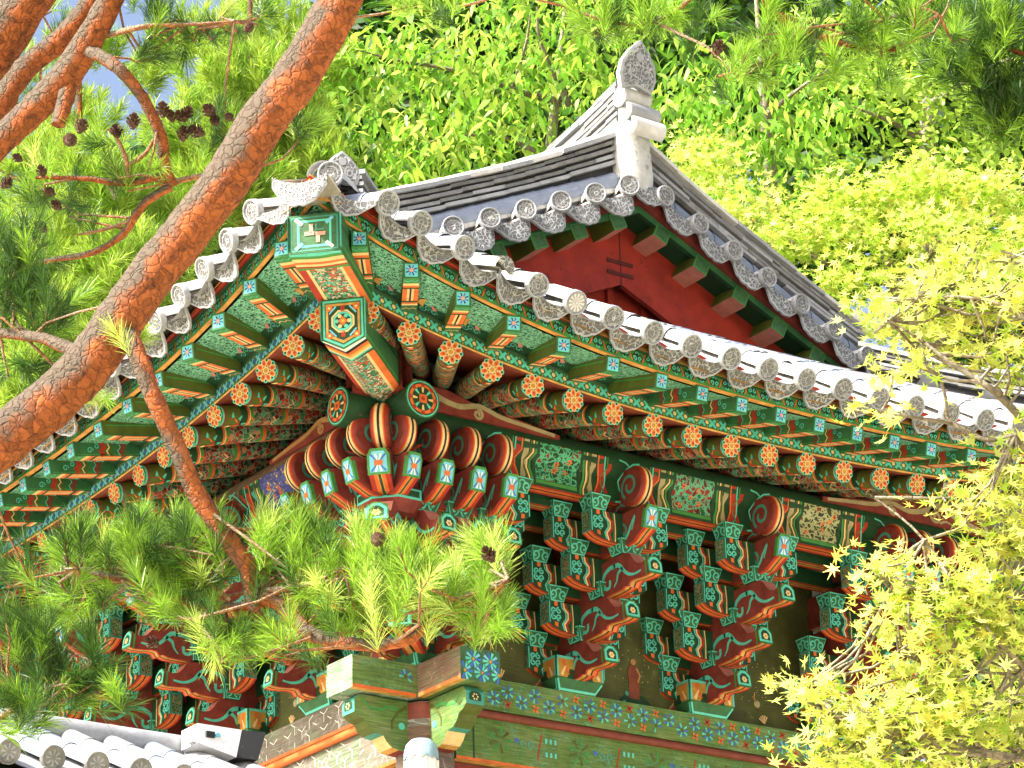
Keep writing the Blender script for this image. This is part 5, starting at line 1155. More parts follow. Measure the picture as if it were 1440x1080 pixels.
def field(fac, tf, cols, dend, sidev, ends):
    rnd = random.Random(5)
    for ci, u in enumerate(cols):
        E = fac.ev['disc'][0]; w = min(1, abs(u - fac.c) / (fac.c + E)); de = E - .2 + .2 * w ** 2.5; d1 = dend(u)
        if de - d1 < .4: continue
        nseg = max(1, int((de - d1 - .2) / .33)); prev = de - .25
        for k in range(nseg + 1):
            nx = max(d1, prev - .345)
            if prev - nx < .05: break
            a, b = tf(u, prev + .02, zroof(fac, u, prev + .02)), tf(u, nx, zroof(fac, u, nx))
            t = (b - a).normalized(); upv = sidev.cross(t); upv = upv if upv.z > 0 else -upv
            jz = V((0, 0, rnd.uniform(-.004, .004)))
            half_tube(roofm, [(a + jz, sidev, upv), (a + jz + (b - a) * .02, sidev, upv), (b + jz, sidev * .93, upv * .93)], 'tile' if rnd.random() < .6 else 'tileblue')
            prev = nx
        # channel to the next column
        if ci + 1 < len(cols):
            u2 = cols[ci + 1]; um = (u + u2) / 2; w = min(1, abs(um - fac.c) / (fac.c + E)); de = E - .2 + .2 * w ** 2.5; d1 = min(dend(u), dend(u2))
            if abs(dend(u) - dend(u2)) > .8: d1 = max(dend(u), dend(u2))
            n = max(2, int((de - d1) / .30)); rows = []
            for k in range(n):
                for e in (0, 1):
                    d = de - .05 - (de - .05 - d1) * (k + e) / n
                    rows.append([tf(u + (u2 - u) * f, d, zroof(fac, u + (u2 - u) * f, d) - .02 - .085 * (1 - (2 * f - 1) ** 2) - .022 * e) for f in (0, .15, .32, .5, .68, .85, 1)])
            roofm.grid(rows, 'tile', True)
colsR = [-2.14, -1.845, -1.46, -1.10, -.785, -.43, -.08, .298, .67, 1.055, 1.425] + [1.804 + .378 * k for k in range(0, 10)] + [5.55, 5.9, 6.2]
colsL = [-2.155 + .382 * k for k in range(0, 31)]
field(FR, FR.tf, colsR, lambda u: max(-u, u - WR, -.12), V((1, 0, 0)), True)
field(FL, FL.tf, colsL, lambda u: (-u if u < -.5 else (u - WL if u > WL + .5 else -2.02)), V((0, 1, 0)), True)
field(FL, tfB, colsL, lambda u: (-u if u < -.5 else (u - WL if u > WL + .5 else -2.02)), V((0, 1, 0)), False)
roof = part(roofm, 'roof')
def sub(key, fn, name, Mx):
    if key not in SHARED: SHARED[key] = fn().build(name, roof, Mx); return SHARED[key]
    o = inst(SHARED[key], Mx, roof); o.name = name; return o
for fac, cols in ((FR, colsR), (FL, [u for u in colsL if u < 6.8])):
    for ci, u in enumerate(cols):
        q = fac.u2q('disc', u)
        if abs(q) > 1: continue
        E = fac.ev['disc'][0]; w = abs(q); d = E - .2 + .2 * w ** 2.5
        o_, i_ = fac.tf(u, d, zroof(fac, u, d)), fac.tf(u, d - .35, zroof(fac, u, d - .35))
        y = (i_ - o_).normalized(); x = y.cross(V((0, 0, 1))).normalized(); z = x.cross(y)
        rr = random.Random(ci * 7 + (fac.side == 'R')); tl = Matrix.Rotation(rr.uniform(-.06, .06), 4, 'Z') @ Matrix.Rotation(rr.uniform(-.04, .05), 4, 'X')
        br = fac.side == 'R' and abs(u - (-1.10)) < .05; pt = fac.side == 'R' and abs(u - (-.43)) < .05
        o = sub('disc%d%d' % (br, pt), lambda: end_tile(broken=br, petal=pt), 'round_end_tile', axes(o_, x, y, z) @ tl)
        if br: o['label'] = 'round end tile with half of its face broken away'
        if pt: o['label'] = 'round end tile with a moulded twelve-petal flower'
        if ci + 1 < len(cols):
            um = (u + cols[ci + 1]) / 2; q = fac.u2q('disc', um)
            if abs(q) > .99: continue
            d = E - .2 + .2 * abs(q) ** 2.5; du = .06
            pa = lambda uu: fac.tf(uu, E - .2 + .2 * abs(fac.u2q('disc', uu)) ** 2.5, zroof(fac, uu, E - .2 + .2 * abs(fac.u2q('disc', uu)) ** 2.5))
            x = (pa(um + du) - pa(um - du)).normalized()
            if fac.side == 'L': x = -x
            o_ = fac.tf(um, d - .005, zroof(fac, um, d) - .01); i_ = fac.tf(um, d - .35, zroof(fac, um, d - .35)); y = (i_ - o_).normalized()
            z = x.cross(y).normalized(); y = (y * .75 + z.cross(x) * .25).normalized(); y = z.cross(x)
            sub('drip', drip, 'drip_tile', axes(o_, x, y, z) @ tl)
# corner: large drip and the last cover tile facing out along the hip
zc = 2.48; 
x = V((1, -1, 0)).normalized(); yv = (dg + V((0, 0, .12))).normalized(); z = x.cross(yv)
sub('cdrip', lambda: drip(True), 'drip_tile', axes(V((-2.94, -2.94, 2.20)), x * 1.0, yv, z))
for fac in (FR, FL):
    u = -2.42 if fac is FR else -2.38
    q = fac.u2q('disc', u); d = 2.70 + .2 * abs(q) ** 2.5; o_ = fac.tf(u, d, zroof(fac, u, d) - .02); yy = (fac.tf(u + .05, d - .4, zroof(fac, u, d - .4)) - o_).normalized()
    xx = fac.tf(1, 0, -.30) - fac.tf(0, 0, 0)
    if fac is FL: xx = -xx
    xx = (xx - yy * xx.dot(yy)).normalized()
    sub('drip', None, 'drip_tile', axes(o_, xx, yy, xx.cross(yy)))
sub('disc00', None, 'round_end_tile', axes(V((-2.42, -2.52, 2.525)), V((1, -.55, 0)).normalized(), V((.55, 1, .1)).normalized(), V((0, -.1, 1)).normalized()))
# ---- gable: tiles along its edge, short rafters, red boards
GX = 2.045
def gz(X): return 4.42 - .46 * abs(X - GX)
gxs = [GX + s_ * (.20 + .37 * k) for s_ in (-1, 1) for k in range(7)]
for X in gxs:
    sg = 1 if X > GX else -1
    rr = random.Random(int(X * 100)); y = V((-.04 * sg + .40 * (sg < 0), 1, .06)).normalized(); x = V((1, 0, -.30 * sg)); x = (x - y * x.dot(y)).normalized(); z = x.cross(y)
    sub('disc00', None, 'round_end_tile', axes(V((X - .03, -.60, gz(X) - .015)), x, y, z))
    X2 = X + sg * .185
    x = V((1, 0, -.46 * sg)).normalized(); y = V((.16 * (sg < 0), 1, .1)); y = (y - x * y.dot(x)).normalized(); z = x.cross(y)
    sub('gdrip', lambda: drip(True), 'drip_tile', axes(V((X2, -.57, gz(X2) - .02)), x, y, z))
sub('gdrip', None, 'drip_tile', axes(V((GX, -.575, gz(GX) + .0)), V((1, 0, 0)), V((0, 1, .08)).normalized(), V((0, -.08, 1)).normalized()))
m = MB()
def slope_prism(m, y0, y1, z0, z1, mat, x0=-.75, x1=4.84, **k):
    """board following both slopes of the gable; z0,z1 relative to the tile line"""
    for a, b in ((x0, GX), (GX, x1)):
        q = [V((a, y0, gz(a) + z0)), V((b, y0, gz(b) + z0)), V((b, y0, gz(b) + z1)), V((a, y0, gz(a) + z1))]
        q2 = [V((p.x, y1, p.z)) for p in q]
        m.poly(q, k.get('f', mat)); m.poly(q2, mat); m.poly([q[0], q[1], q2[1], q2[0]], k.get('b', mat)); m.poly([q[3], q[2], q2[2], q2[3]], mat)
slope_prism(m, -.47, -.43, -.185, -.06, 'darkred', f='darkred'); slope_prism(m, -.435, -.385, -.255, -.19, 'green', f='green', b='deepgreen'); slope_prism(m, -.385, -.12, -.215, -.175, 'green', b='deepgreen')
part(m, 'verge_board')
m = MB(); slope_prism(m, -.14, -.09, -.82, -.20, 'gablered')
m.box((GX - .006, -.143, gz(GX) - .85), (GX + .006, -.10, gz(GX) - .2), 'gablemark')
for zz in (-.62, -.73): 
    m.box((GX - .15, -.150, gz(GX) + zz - .018), (GX + .13, -.142, gz(GX) + zz + .018), 'gablemark')
part(m, 'barge_board')
m = MB(); m.poly([V((-.9, .06, 2.6)), V((5.0, .06, 2.6)), V((5.0, .06, gz(5.0))), V((GX, .06, gz(GX))), V((-.9, .06, gz(-.9)))], 'gablered')
for k in range(-7, 8):
    X = GX + k * .36; m.box((X - .03, .02, 2.6), (X + .03, .06, gz(X) - .3), 'gablered')
part(m, 'gable_wall')
def gr():
    m = MB(); w_, h = .080, .072
    m.box((-w_, 0, -h), (w_, .36, h), 'midgreen', b='dullpink', f='palegreen', l='olive', r='green')
    F = plane((0, 0, 0), (1, 0, 0), (0, 0, 1)); m.ribbon(F, [(-w_ + .008, -h + .008), (w_ - .008, -h + .008), (w_ - .008, h - .008), (-w_ + .008, h - .008), (-w_ + .008, -h)], .012, 'midgreen', .002)
    return m
for s_ in (-1, 1):
    for k in range(6):
        X = GX + s_ * (.24 + .425 * k); x = V((1, 0, -.46 * s_)).normalized(); z = V((.46 * s_, 0, 1)).normalized()
        Mx = ROOT @ axes(V((X, -.44, gz(X) - .285)), x, V((0, 1, 0)), z)
        if 'gr' not in SHARED: SHARED['gr'] = gr().build('gable_rafter', hall, Mx)
        else: inst(SHARED['gr'], Mx, hall)
# ---- ridges of stacked flat tiles
def ridge(name, path, side, layers, seg=.36, seed=1, label=None, topr=.085, flare=None):
    """path: base centre points; layers: (z0, z1, half width, material)"""
    m = MB(); rnd = random.Random(seed)
    Ls = [0]
    for a, b in zip(path, path[1:]): Ls.append(Ls[-1] + (b - a).length)
    def at(s_):
        for i in range(len(path) - 1):
            if s_ <= Ls[i + 1] or i == len(path) - 2:
                t = (s_ - Ls[i]) / (Ls[i + 1] - Ls[i]); return path[i].lerp(path[i + 1], t)
    tot = Ls[-1]; fl = flare or (lambda t: 1.)
    for li, (z0, z1, hw, mt) in enumerate(layers):
        s_ = -rnd.uniform(0, seg)
        while s_ < tot:
            a, b = max(0, s_), min(tot, s_ + seg); 
            if b - a > .02:
                j = rnd.uniform(-.008, .008); jz = rnd.uniform(-.006, .006); pa, pb = at(a), at(b)
                mt2 = mt if isinstance(mt, str) else rnd.choice(mt)
                fa, fb = fl(a / tot), fl(b / tot); sd = side
                A = [pa + sd * (k * hw + j) + V((0, 0, zz * fa + jz)) for k, zz in ((-1, z0), (1, z0), (1, z1), (-1, z1))]
                B = [pb + sd * (k * hw + j) + V((0, 0, zz * fb + jz + .006)) for k, zz in ((-1, z0), (1, z0), (1, z1), (-1, z1))]
                m.hexa((A, B), mt2, (mt2, mt2))
            s_ += seg
    # cover tiles along the top
    z1 = layers[-1][1]; s_ = 0; n = 8
    while s_ < tot - .02:
        a, b = s_, min(tot, s_ + seg * 1.0); pa, pb = at(a) + V((0, 0, z1 * fl(a / tot) - .01)), at(b) + V((0, 0, z1 * fl(b / tot) - .01))
        rows = []
        for p, r_ in ((pa, topr), (pa.lerp(pb, .06), topr), (pb, topr * .93)): rows.append([p + side * (r_ * math.cos(math.pi * k / n)) + V((0, 0, r_ * math.sin(math.pi * k / n))) for k in range(n + 1)])
        m.grid(rows, 'tilepale', True); m.poly(rows[0], 'tilepale')
        s_ += seg
    o = m.build(name, roof)
    if label: o['label'] = label
    return o
LAY = [(.02, .10, .17, 'plaster'), (.205, .232, .165, ['tiledark', 'tile']), (.252, .278, .150, ['tiledark', 'tile']), (.298, .325, .165, ['tiledark', 'tiledark', 'tile']), (.345, .370, .145, ['tiledark']), (.385, .415, .175, ['tile', 'tilepale'])]
CORE = (.05, .40, .115, 'boxdark')
for s_ in (-1, 1):
    X1 = -.50 if s_ < 0 else 4.62
    path = [V((GX + (X1 - GX) * t, -.22, gz(GX + (X1 - GX) * t) - .02 + .05 * (t > .85) * (t - .85))) for t in [i / 12 for i in range(13)]]
    o = ridge('gable_ridge', path, V((0, 1, 0)), [CORE] + LAY, seed=3 + s_, label='stacked-tile ridge running down the left edge of the gable' if s_ < 0 else 'stacked-tile ridge running down the right edge of the gable', flare=lambda t: 1.22 + .30 * max(0, 1 - t * 1.6) ** 2)
    # the smooth blue-grey roll under the stack
    mm = MB(); n = 9; k = 0
    for a, b in zip(path[:-1], path[1:]):
        rows = []
        for p, r_ in ((a, .115), (b, .107)): rows.append([p + V((0, -.09 - r_ * math.sin(math.pi * i / n) * .9, .125 + r_ * math.cos(math.pi * i / n))) for i in range(n + 1)])
        mm.grid(rows, 'tileblue', True)
    mm.build('ridge_roll', roof)
# main ridge
path = [V((GX - .03, -.42 + .3 * i, 4.47 - .34 * (1 - math.exp(-.3 * i / 2.2)))) for i in range(29)]
ridge('main_ridge', path, V((1, 0, 0)), [(.0, .84, .11, 'tiledark'), (.0, .50, .15, 'plaster'), (.50, .53, .165, ['tiledark']), (.55, .58, .155, ['tile', 'tiledark']), (.605, .635, .165, ['tiledark']), (.655, .685, .155, ['tile', 'tiledark']), (.71, .75, .15, ['tiledark']), (.76, .79, .17, ['tile']), (.81, .85, .15, ['tiledark', 'tile'])], seed=9, flare=lambda t: .90 + .20 * max(0, 1 - t * 3.2) ** 1.5)
def mangwa(h, w_):
    m = MB(); o = [(-w_ * .42, 0), (-w_ * .52, h * .28), (-w_ * .46, h * .55), (-w_ * .26, h * .80), (0, h), (w_ * .26, h * .80), (w_ * .46, h * .55), (w_ * .52, h * .28), (w_ * .42, 0), (0, h * .10)]
    F = plane((0, 0, 0), (1, 0, 0), (0, .0, 1)); a, b = [F(x, y, -.03) for x, y in o], [F(x, y, .03) for x, y in o]; q = [F(x * .86, y * .86 + h * .06, .036) for x, y in o]
    m.hexa((a, b), 'tile', ('tile', None)); m.hexa((b, q), 'tile', (None, 'relief'))
    for sx in (-1, 1): m.ribbon(F, spiral(sx * w_ * .2, h * .36, w_ * .17, math.pi / 2, sx * 1.2, 12), .014, 'tile', .042)
    m.fan(F, circ(0, h * .66, w_ * .12, 8), 'tile', .042)
    return m
mg = mangwa(.47, .37).build('ridge_end_tile', roof, axes(V((GX - .13, -.62, 5.22)), V((1, -.05, 0)).normalized(), V((.05, .97, .20)).normalized(), V((0, -.2, .98)).normalized())); mg['label'] = 'pointed grey ridge-end tile on the very top of the gable'
m = MB()
for z0, z1, a0, a1 in ((4.30, 4.50, .16, .165), (4.50, 4.70, .165, .16), (4.70, 4.84, .15, .165), (4.84, 4.98, .165, .145), (4.98, 5.12, .145, .15), (5.12, 5.24, .15, .14), (5.24, 5.34, .14, .09)):
    rg = lambda z, a: [V((GX - .06 + a * math.cos(q) * (1 + .06 * math.sin(3 * q + z * 9)), -.49 + a * .62 * math.sin(q), z)) for q in [2 * math.pi * i / 18 for i in range(18)]]
    m.grid([rg(z0, a0), rg(z1, a1)], 'plaster', True, True)
for z_, y_ in ((5.02, -.60), (4.86, -.66)):
    n = 10; r_ = .085
    rows = [[V((GX - .10 + xx, y_ - r_ * math.sin(math.pi * i / n), z_ + r_ * math.cos(math.pi * i / n))) for i in range(n + 1)] for xx in (-.12, .20)]
    m.grid(rows, 'tilepale' if z_ < 5 else 'tile', True); m.poly(rows[0], 'tiledark'); m.poly(rows[1], 'tiledark')
m.tube([(V((GX - .22, -.52, 5.20)), .10), (V((GX + .06, -.52, 5.20)), .10)], 10, 'plaster')
m.build('ridge_mortar', roof)
# hip ridges
for cx, sg in ((0, 1), (WR, -1)):
    path = []
    for i in range(9):
        a = .42 + (1.55) * i / 8; X = -a if sg > 0 else WR + a
        path.append(V((X, -a, zroof(FR, -a, a) - .10)))
    sd = V((1, -1, 0)).normalized() if sg > 0 else V((1, 1, 0)).normalized()
    ridge('hip_ridge', path, sd, [CORE] + LAY, seed=12 + sg, flare=lambda t: .98 + .34 * max(0, t - .45) ** 1.3, label='hip ridge above the near corner' if sg > 0 else 'hip ridge running down to the far right corner')
    e = path[-1]; y = V((sg, 1, 0)).normalized(); x = V((1, -sg, 0)).normalized()
    mangwa(.27, .27).build('ridge_end_tile', roof, axes(e + V((-.03 * sg, -.03, .34)), V((1, -.25 * sg, 0)).normalized(), V((.25 * sg, 1, 0)).normalized(), V((0, 0, 1))))
    # lower continuation of cover tiles down to the tip
    mm = MB(); n = 8; pts = []
    for i in range(5):
        a = 1.95 + .5 * i / 4; X = -a if sg > 0 else WR + a
        pts.append(V((X, -a, 2.70 - .17 * i / 4)))
    for a, b in zip(pts[:-1], pts[1:]):
        rows = [[p + x * (r_ * math.cos(math.pi * k / n)) + V((0, 0, r_ * math.sin(math.pi * k / n))) for k in range(n + 1)] for p, r_ in ((a, .12), (b, .112))]
        mm.grid(rows, 'tilepale', True)
    mm.build('hip_roll', roof)
# ------------------------------------------------------------------ lantern, low tiled building, floodlight
lan = thing('lantern', 'white rounded lantern with a scalloped grey-blue cap on the corner column', 'lantern', (-.235, -.30, -1.18))
m = MB(); lathe(m, [(.0, -.16), (.06, -.155), (.10, -.11), (.122, -.03), (.128, .06), (.125, .16), (.118, .235)], 22, 'lampwhite')
for k in range(10): 
    t = 2 * math.pi * k / 10; m.tube([(V((.124 * math.cos(t), .124 * math.sin(t), z)) * (1 if z < .1 else 1), .012) for z in (-.02, .08, .2)], 5, 'lampwhite')
m.build('globe', lan)
m = MB(); n = 40
row = lambda r, z, a=0.: [V((r * (1 + a * abs(math.sin(5 * 2 * math.pi * k / n))) * math.cos(2 * math.pi * k / n), r * (1 + a * abs(math.sin(5 * 2 * math.pi * k / n))) * math.sin(2 * math.pi * k / n), z - .03 * (a > 0) * abs(math.sin(5 * 2 * math.pi * k / n)))) for k in range(n)]
m.grid([row(.13, .225, .06), row(.132, .27, .03), row(.118, .32), row(.08, .36), (row(.0, .375))], 'lampcap', True, True)
m.build('cap', lan)
m = MB(); m.box((.05, .02, .30), (.16, .09, .345), 'boxdark'); m.build('wall_bracket', lan)

gate = thing('gate_building', 'low outbuilding with a pale grey tiled roof in front of the hall', 'outbuilding', (-5.9, -2.0, -6.47))
def low(o): return o
m = MB(); m.box((-2.8, -.35, 0), (2.75, .35, 3.9), 'plaster'); m.build('wall', gate)
m = MB(); X0, X1 = -3.1, 3.02
def lz(d): return 4.72 - .46 * d - .03 * d * (1 - d)
prof = [0, .3, .6, .85, 1.0]
k = 0; x = X0 + .1; xs = []
while x < X1: xs.append(x); x += .298
for sg in (-1, 1):
    for i, x in enumerate(xs):
        for a, b in zip([0, .33, .66], [.35, .68, 1.0]):
            rows = [[V((x + r_ * math.cos(math.pi * q / 7), sg * d, lz(d) + r_ * math.sin(math.pi * q / 7))) for q in range(8)] for d, r_ in ((a, .076), (b, .082))]
            m.grid(rows, 'tile' if (i + int(a * 3)) % 3 else 'tileblue', True)
        if i + 1 < len(xs):
            m.grid([[V((x + .298 * f, sg * d, lz(d) - .02 - .06 * (1 - (2 * f - 1) ** 2))) for f in (0, .25, .5, .75, 1)] for d in (0, .33, .66, 1.0)], 'tile', True)
    m.poly([V((X0, sg * .0, 4.55)), V((X1, sg * .0, 4.55)), V((X1, sg * .95, lz(1) - .12)), V((X0, sg * .95, lz(1) - .12))], 'limey')
m.box((X0, -.9, lz(1) - .26), (X1, .9, lz(1) - .13), 'red')
m.tube([(V((X0, 0, 4.76)), .09), (V((X1, 0, 4.76)), .09)], 12, 'tile')
lroof = m.build('roof', gate)
def lowdisc():
    m = MB(); F = plane((0, 0, 0), (1, 0, 0), (0, 0, 1)); q = lambda s, h: [F(a, b, h) for a, b in circ(0, 0, .08 * s, 18)]
    m.grid([q(1, -.02), q(1, .01), q(.9, .018), q(.82, .006)], 'tiledark', True, True); m.poly(q(.82, .006), 'tiledark')
    for i in range(8): m.ribbon(F, [(.015 * math.cos(i * .785), .015 * math.sin(i * .785)), (.05 * math.cos(i * .785), .05 * math.sin(i * .785))], [.005, .014], 'tile', .008)
    return m
d0 = None
for x in xs:
    Mx = Matrix.Translation((x, -1.0, lz(1) + .01)) @ Matrix.Rotation(.30, 4, 'X')
    if d0 is None: d0 = lowdisc().build('round_end_tile', lroof, Mx)
    else: inst(d0, Mx, lroof)
fl = thing('floodlight', 'white metal box floodlight with dark open front beside the low tiled roof', 'floodlight', (-3.13, -2.2, -1.72))
m = MB()
A = [V((-.21, -.12, -.03)), V((-.21, .10, -.03)), V((-.21, .10, .10)), V((-.21, -.12, .10))]; B = [V((.06, -.15, -.10)), V((.06, .13, -.10)), V((.10, .13, .09)), V((.10, -.15, .09))]
Cc = [V((.20, -.19, -.11)), V((.20, .17, -.11)), V((.26, .17, .085)), V((.26, -.19, .085))]
m.hexa((A, B), 'boxwhite', ('boxwhite', None))
m.hexa((B, Cc), ['boxdark', 'boxdark', 'boxwhite', 'boxdark']); m.poly([p + V((.004, 0, 0)) for p in B], 'boxdark')
m.build('housing', fl)
m = MB(); F = plane((-.21, -.125, -.03), (.27, -.03, -.07), (0, 0, 1)); 
m.box((-.16, -.148, .01), (-.10, -.13, .05), 'boxdark'); m.box((-.09, -.15, .02), (-.06, -.132, .045), 'sky_blue'); m.build('switch', fl)
m = MB(); m.box((-.245, -.10, -.02), (-.21, -.02, .06), 'boxwhite'); m.box((-.06, -.02, -1.0), (-.02, .02, -.05), 'boxdark'); m.build('mounting_post', fl)

# ------------------------------------------------------------------ trees
def quads(name, verts, faces, mats, midx, parent, smooth=False):
    me = bpy.data.meshes.new(name)
    nv, nf = len(verts), len(faces); k = faces.shape[1]
    me.vertices.add(nv); me.vertices.foreach_set('co', verts.astype(np.float32).ravel())
    me.loops.add(nf * k); me.loops.foreach_set('vertex_index', faces.astype(np.int32).ravel())
    me.polygons.add(nf); me.polygons.foreach_set('loop_start', np.arange(0, nf * k, k, dtype=np.int32))
    try: me.polygons.foreach_set('loop_total', np.full(nf, k, dtype=np.int32))
    except Exception: pass
    for m_ in mats: me.materials.append(MATS[m_])
    me.polygons.foreach_set('material_index', np.asarray(midx, dtype=np.int32))
    me.update(calc_edges=True)
    return new(name, me, parent)
def unit(a): return a / np.maximum(1e-9, np.linalg.norm(a, axis=-1, keepdims=True))
def frames(rng, n, nrm):
    """random in-plane axes for given normals"""
    r = rng.normal(size=(n, 3)); x = unit(r - nrm * np.sum(r * nrm, 1, keepdims=True)); y = np.cross(nrm, x)
    return x, y
LEAF = {}
t_ = []
for i in range(7):
    a = math.pi / 2 + (i - 3) * .72; L_ = (.62, .9, 1.0, 1.12, 1.0, .9, .62)[i]
    t_ += [(L_ * math.cos(a), L_ * math.sin(a))]
    if i < 6: t_ += [(.30 * math.cos(a + .36), .30 * math.sin(a + .36))]
LEAF['maple'] = np.array(t_ + [(.0, -.22)])
LEAF['oval'] = np.array([(0, 0), (.13, .25), (.16, .5), (.09, .8), (0, 1.1), (-.09, .8), (-.16, .5), (-.13, .25)])
LEAF['small'] = np.array([(0, 0), (.22, .35), (.18, .75), (0, 1.0), (-.18, .75), (-.22, .35)])
def leaves(name, parent, P, N, size, shape, mats, seed, probs=None, droop=0.):
    rng = np.random.default_rng(seed); n = len(P); T_ = LEAF[shape]; k = len(T_)
    N = unit(N); x, y = frames(rng, n, N)
    if droop:      # leaf blades hang: the axis points down and outward
        y = unit(np.stack([rng.normal(size=n) * .5, rng.normal(size=n) * .5, -np.ones(n) * droop], 1)); x = unit(np.cross(y, N)); N = np.cross(x, y)
    s = size * rng.uniform(.7, 1.25, n)
    v = P[:, None, :] + (x[:, None, :] * T_[None, :, 0:1] + y[:, None, :] * T_[None, :, 1:2]) * s[:, None, None]
    v = v + N[:, None, :] * (np.abs(T_[None, :, 0:1]) * .35 - .12 * T_[None, :, 1:2] ** 2) * s[:, None, None]
    f = np.arange(n * k).reshape(n, k)
    mi = rng.choice(len(mats), n, p=probs)
    return quads(name, v.reshape(-1, 3), f, mats, mi, parent)
def ell(rng, n, b, flat=1.0, shell=.25):
    """points in a blob, denser towards its skin, clumped"""
    c = np.array(b[:3]); r = np.array([b[3], b[3], b[4] * flat])
    d = unit(rng.normal(size=(n, 3))); q = rng.uniform(shell, 1, n) ** .5
    return c + d * q[:, None] * r, d
def needles(name, parent, P, D, L, w, nper, mats, seed, shoot=.10, spread=1.0, probs=None, pick=None):
    """tufts: needles set round the last length of a shoot"""
    rng = np.random.default_rng(seed); n = len(P); D = unit(D)
    base = np.repeat(P, nper, 0); d = np.repeat(D, nper, 0); N_ = n * nper
    t = rng.uniform(-1, 0.15, N_)[:, None]
    r = rng.normal(size=(N_, 3)); r = unit(r - d * np.sum(r * d, 1, keepdims=True))
    ang = rng.uniform(.35, 1.05, N_)[:, None] * spread * (1 - .35 * (t + 1))
    nd = unit(d * np.cos(ang) + r * np.sin(ang)); st = base + d * t * shoot
    s2 = rng.normal(size=(N_, 3)); sd = unit(np.cross(nd, s2)) * w
    Ls = (L * rng.uniform(.75, 1.15, N_))[:, None]
    sag = np.array([0, 0, -1.0]) * (Ls * .08)
    mid = st + nd * Ls * .5; en = st + nd * Ls + sag
    v = np.stack([st - sd * .6, st + sd * .6, mid + sd, en + sd * .25, en - sd * .25, mid - sd], 1).reshape(-1, 3)
    o = np.arange(N_)[:, None] * 6
    f = np.concatenate([o + np.array([[0, 1, 2, 5]]), o + np.array([[5, 2, 3, 4]])], 0)
    mt = pick if pick is not None else rng.choice(len(mats), n, p=probs); mi = np.repeat(mt, nper); mi = np.concatenate([mi, mi])
    return quads(name, v, f, mats, mi, parent)
def limb(parent, name, pts, mat, n=10, jit=.06, per=5, seed=0):
    m = MB(); q = catmull(pts, per)
    m.tube([(V(p[:3]), max(.0015, float(p[3]))) for p in q], n, mat, True, jit, True, seed)
    return m.build(name, parent)
def nearest(P, lines):
    pts = np.concatenate([np.array(catmull(l, 4))[:, :3] for l in lines]); 
    return pts[np.argmin(((P[:, None, :] - pts[None]) ** 2).sum(-1), 1)]
def twigs(parent, P, lines, mat, r, seed, frac=1.0, name='twig', D=None):
    """thin twigs from limb to tuft, all in one mesh (too many and too fine to count)"""
    rng = random.Random(seed); m = MB(); near = nearest(P + np.random.default_rng(seed).normal(size=P.shape) * np.array([.16, .16, .08]), lines)
    for i, (a, b) in enumerate(zip(near, P)):
        if rng.random() > frac: continue
        a, b = V(a), V(b); 
        if (b - a).length > 1.2: continue
        mid = a.lerp(b, .55) + V((rng.uniform(-.03, .03), rng.uniform(-.03, .03), -.12 * (b - a).length))
        dd = V(D[i]).normalized() * .1 if D is not None else V((0, 0, 0))
        m.tube([(a, r * 1.4), (mid, r), (b - dd * .8, r * .8), (b, r * .6)], 5, mat, False)
    return tag(m.build(name, parent), kind='stuff')

def cone_mesh():
    m = MB(); 
    for k in range(34):
        t = k * 2.399; z = -.03 + .06 * k / 33; r = .026 * math.sin(math.pi * (.15 + .8 * k / 33)) 
        c, s_ = math.cos(t), math.sin(t); p = V((r * .4 * c, r * .4 * s_, z)); q = V((r * 1.25 * c, r * 1.25 * s_, z + .012)); sd = V((-s_, c, 0)) * .010
        m.poly([p - sd * .6, p + sd * .6, q + sd, q + V((0, 0, .006)), q - sd], 'cone'); m.poly([p - V((0, 0, .006)), q + sd, q - sd], 'cone')
    m.tube([(V((0, 0, -.03)), .012), (V((0, 0, .02)), .008)], 6, 'cone')
    return m
def pine(name, label, trunk, limbs, blobs, cones, seed, group, nper=92, Ln=.080, wd=.00105, trunkmat='pinebark', twigfrac=1.):
    root = thing(name, label, 'pine tree', trunk[0][:3], group)
    off = -V(trunk[0][:3])
    def sh(l): return [(p[0] + off.x, p[1] + off.y, p[2] + off.z, p[3]) for p in l]
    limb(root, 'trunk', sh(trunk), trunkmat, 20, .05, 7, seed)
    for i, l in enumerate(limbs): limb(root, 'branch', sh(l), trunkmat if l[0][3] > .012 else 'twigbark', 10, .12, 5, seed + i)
    rng = np.random.default_rng(seed); allP = []; allD = []; allM = []
    lines = [sh(l) for l in limbs] + [sh(trunk)]
    for b, mw in [(b, mw) for bl, mw in blobs for b in bl]:
        P, d = ell(rng, b[5], b, 1., .15); P = P + np.array(off)
        nr = nearest(P, lines); D = unit(P - nr) * .7 + d * .5 + np.array([0, 0, .9]) + rng.normal(size=P.shape) * .3
        allP.append(P); allD.append(unit(D)); allM.append(rng.choice(len(NM), len(P), p=mw))
    P = np.concatenate(allP); D = np.concatenate(allD)
    needles('crown', root, P, D, Ln, wd, nper, NM, seed + 1, shoot=.09, pick=np.concatenate(allM))
    twigs(root, P, lines, 'twigbark', .0042, seed, twigfrac, D=D)
    if cones:
        c0 = None; rr = random.Random(seed)
        for p in cones:
            Mx = Matrix.Translation(V(p) + off) @ Matrix.Rotation(rr.uniform(-1, 1), 4, 'X') @ Matrix.Rotation(rr.uniform(-1, 1), 4, 'Y') @ Matrix.Scale(rr.uniform(.5, .78), 4)
            if c0 is None: c0 = cone_mesh().build('pine_cone', root, Mx)
            else: inst(c0, Mx, root)
    return root
GRP = 'pines in front of the hall'; NM = ['needle_lit', 'needle', 'needle_shade']
def nearer(bl, t): return [(b[0] - cw_.x * t, b[1] - cw_.y * t, b[2] - cw_.z * t) + tuple(b[3:]) for b in bl]
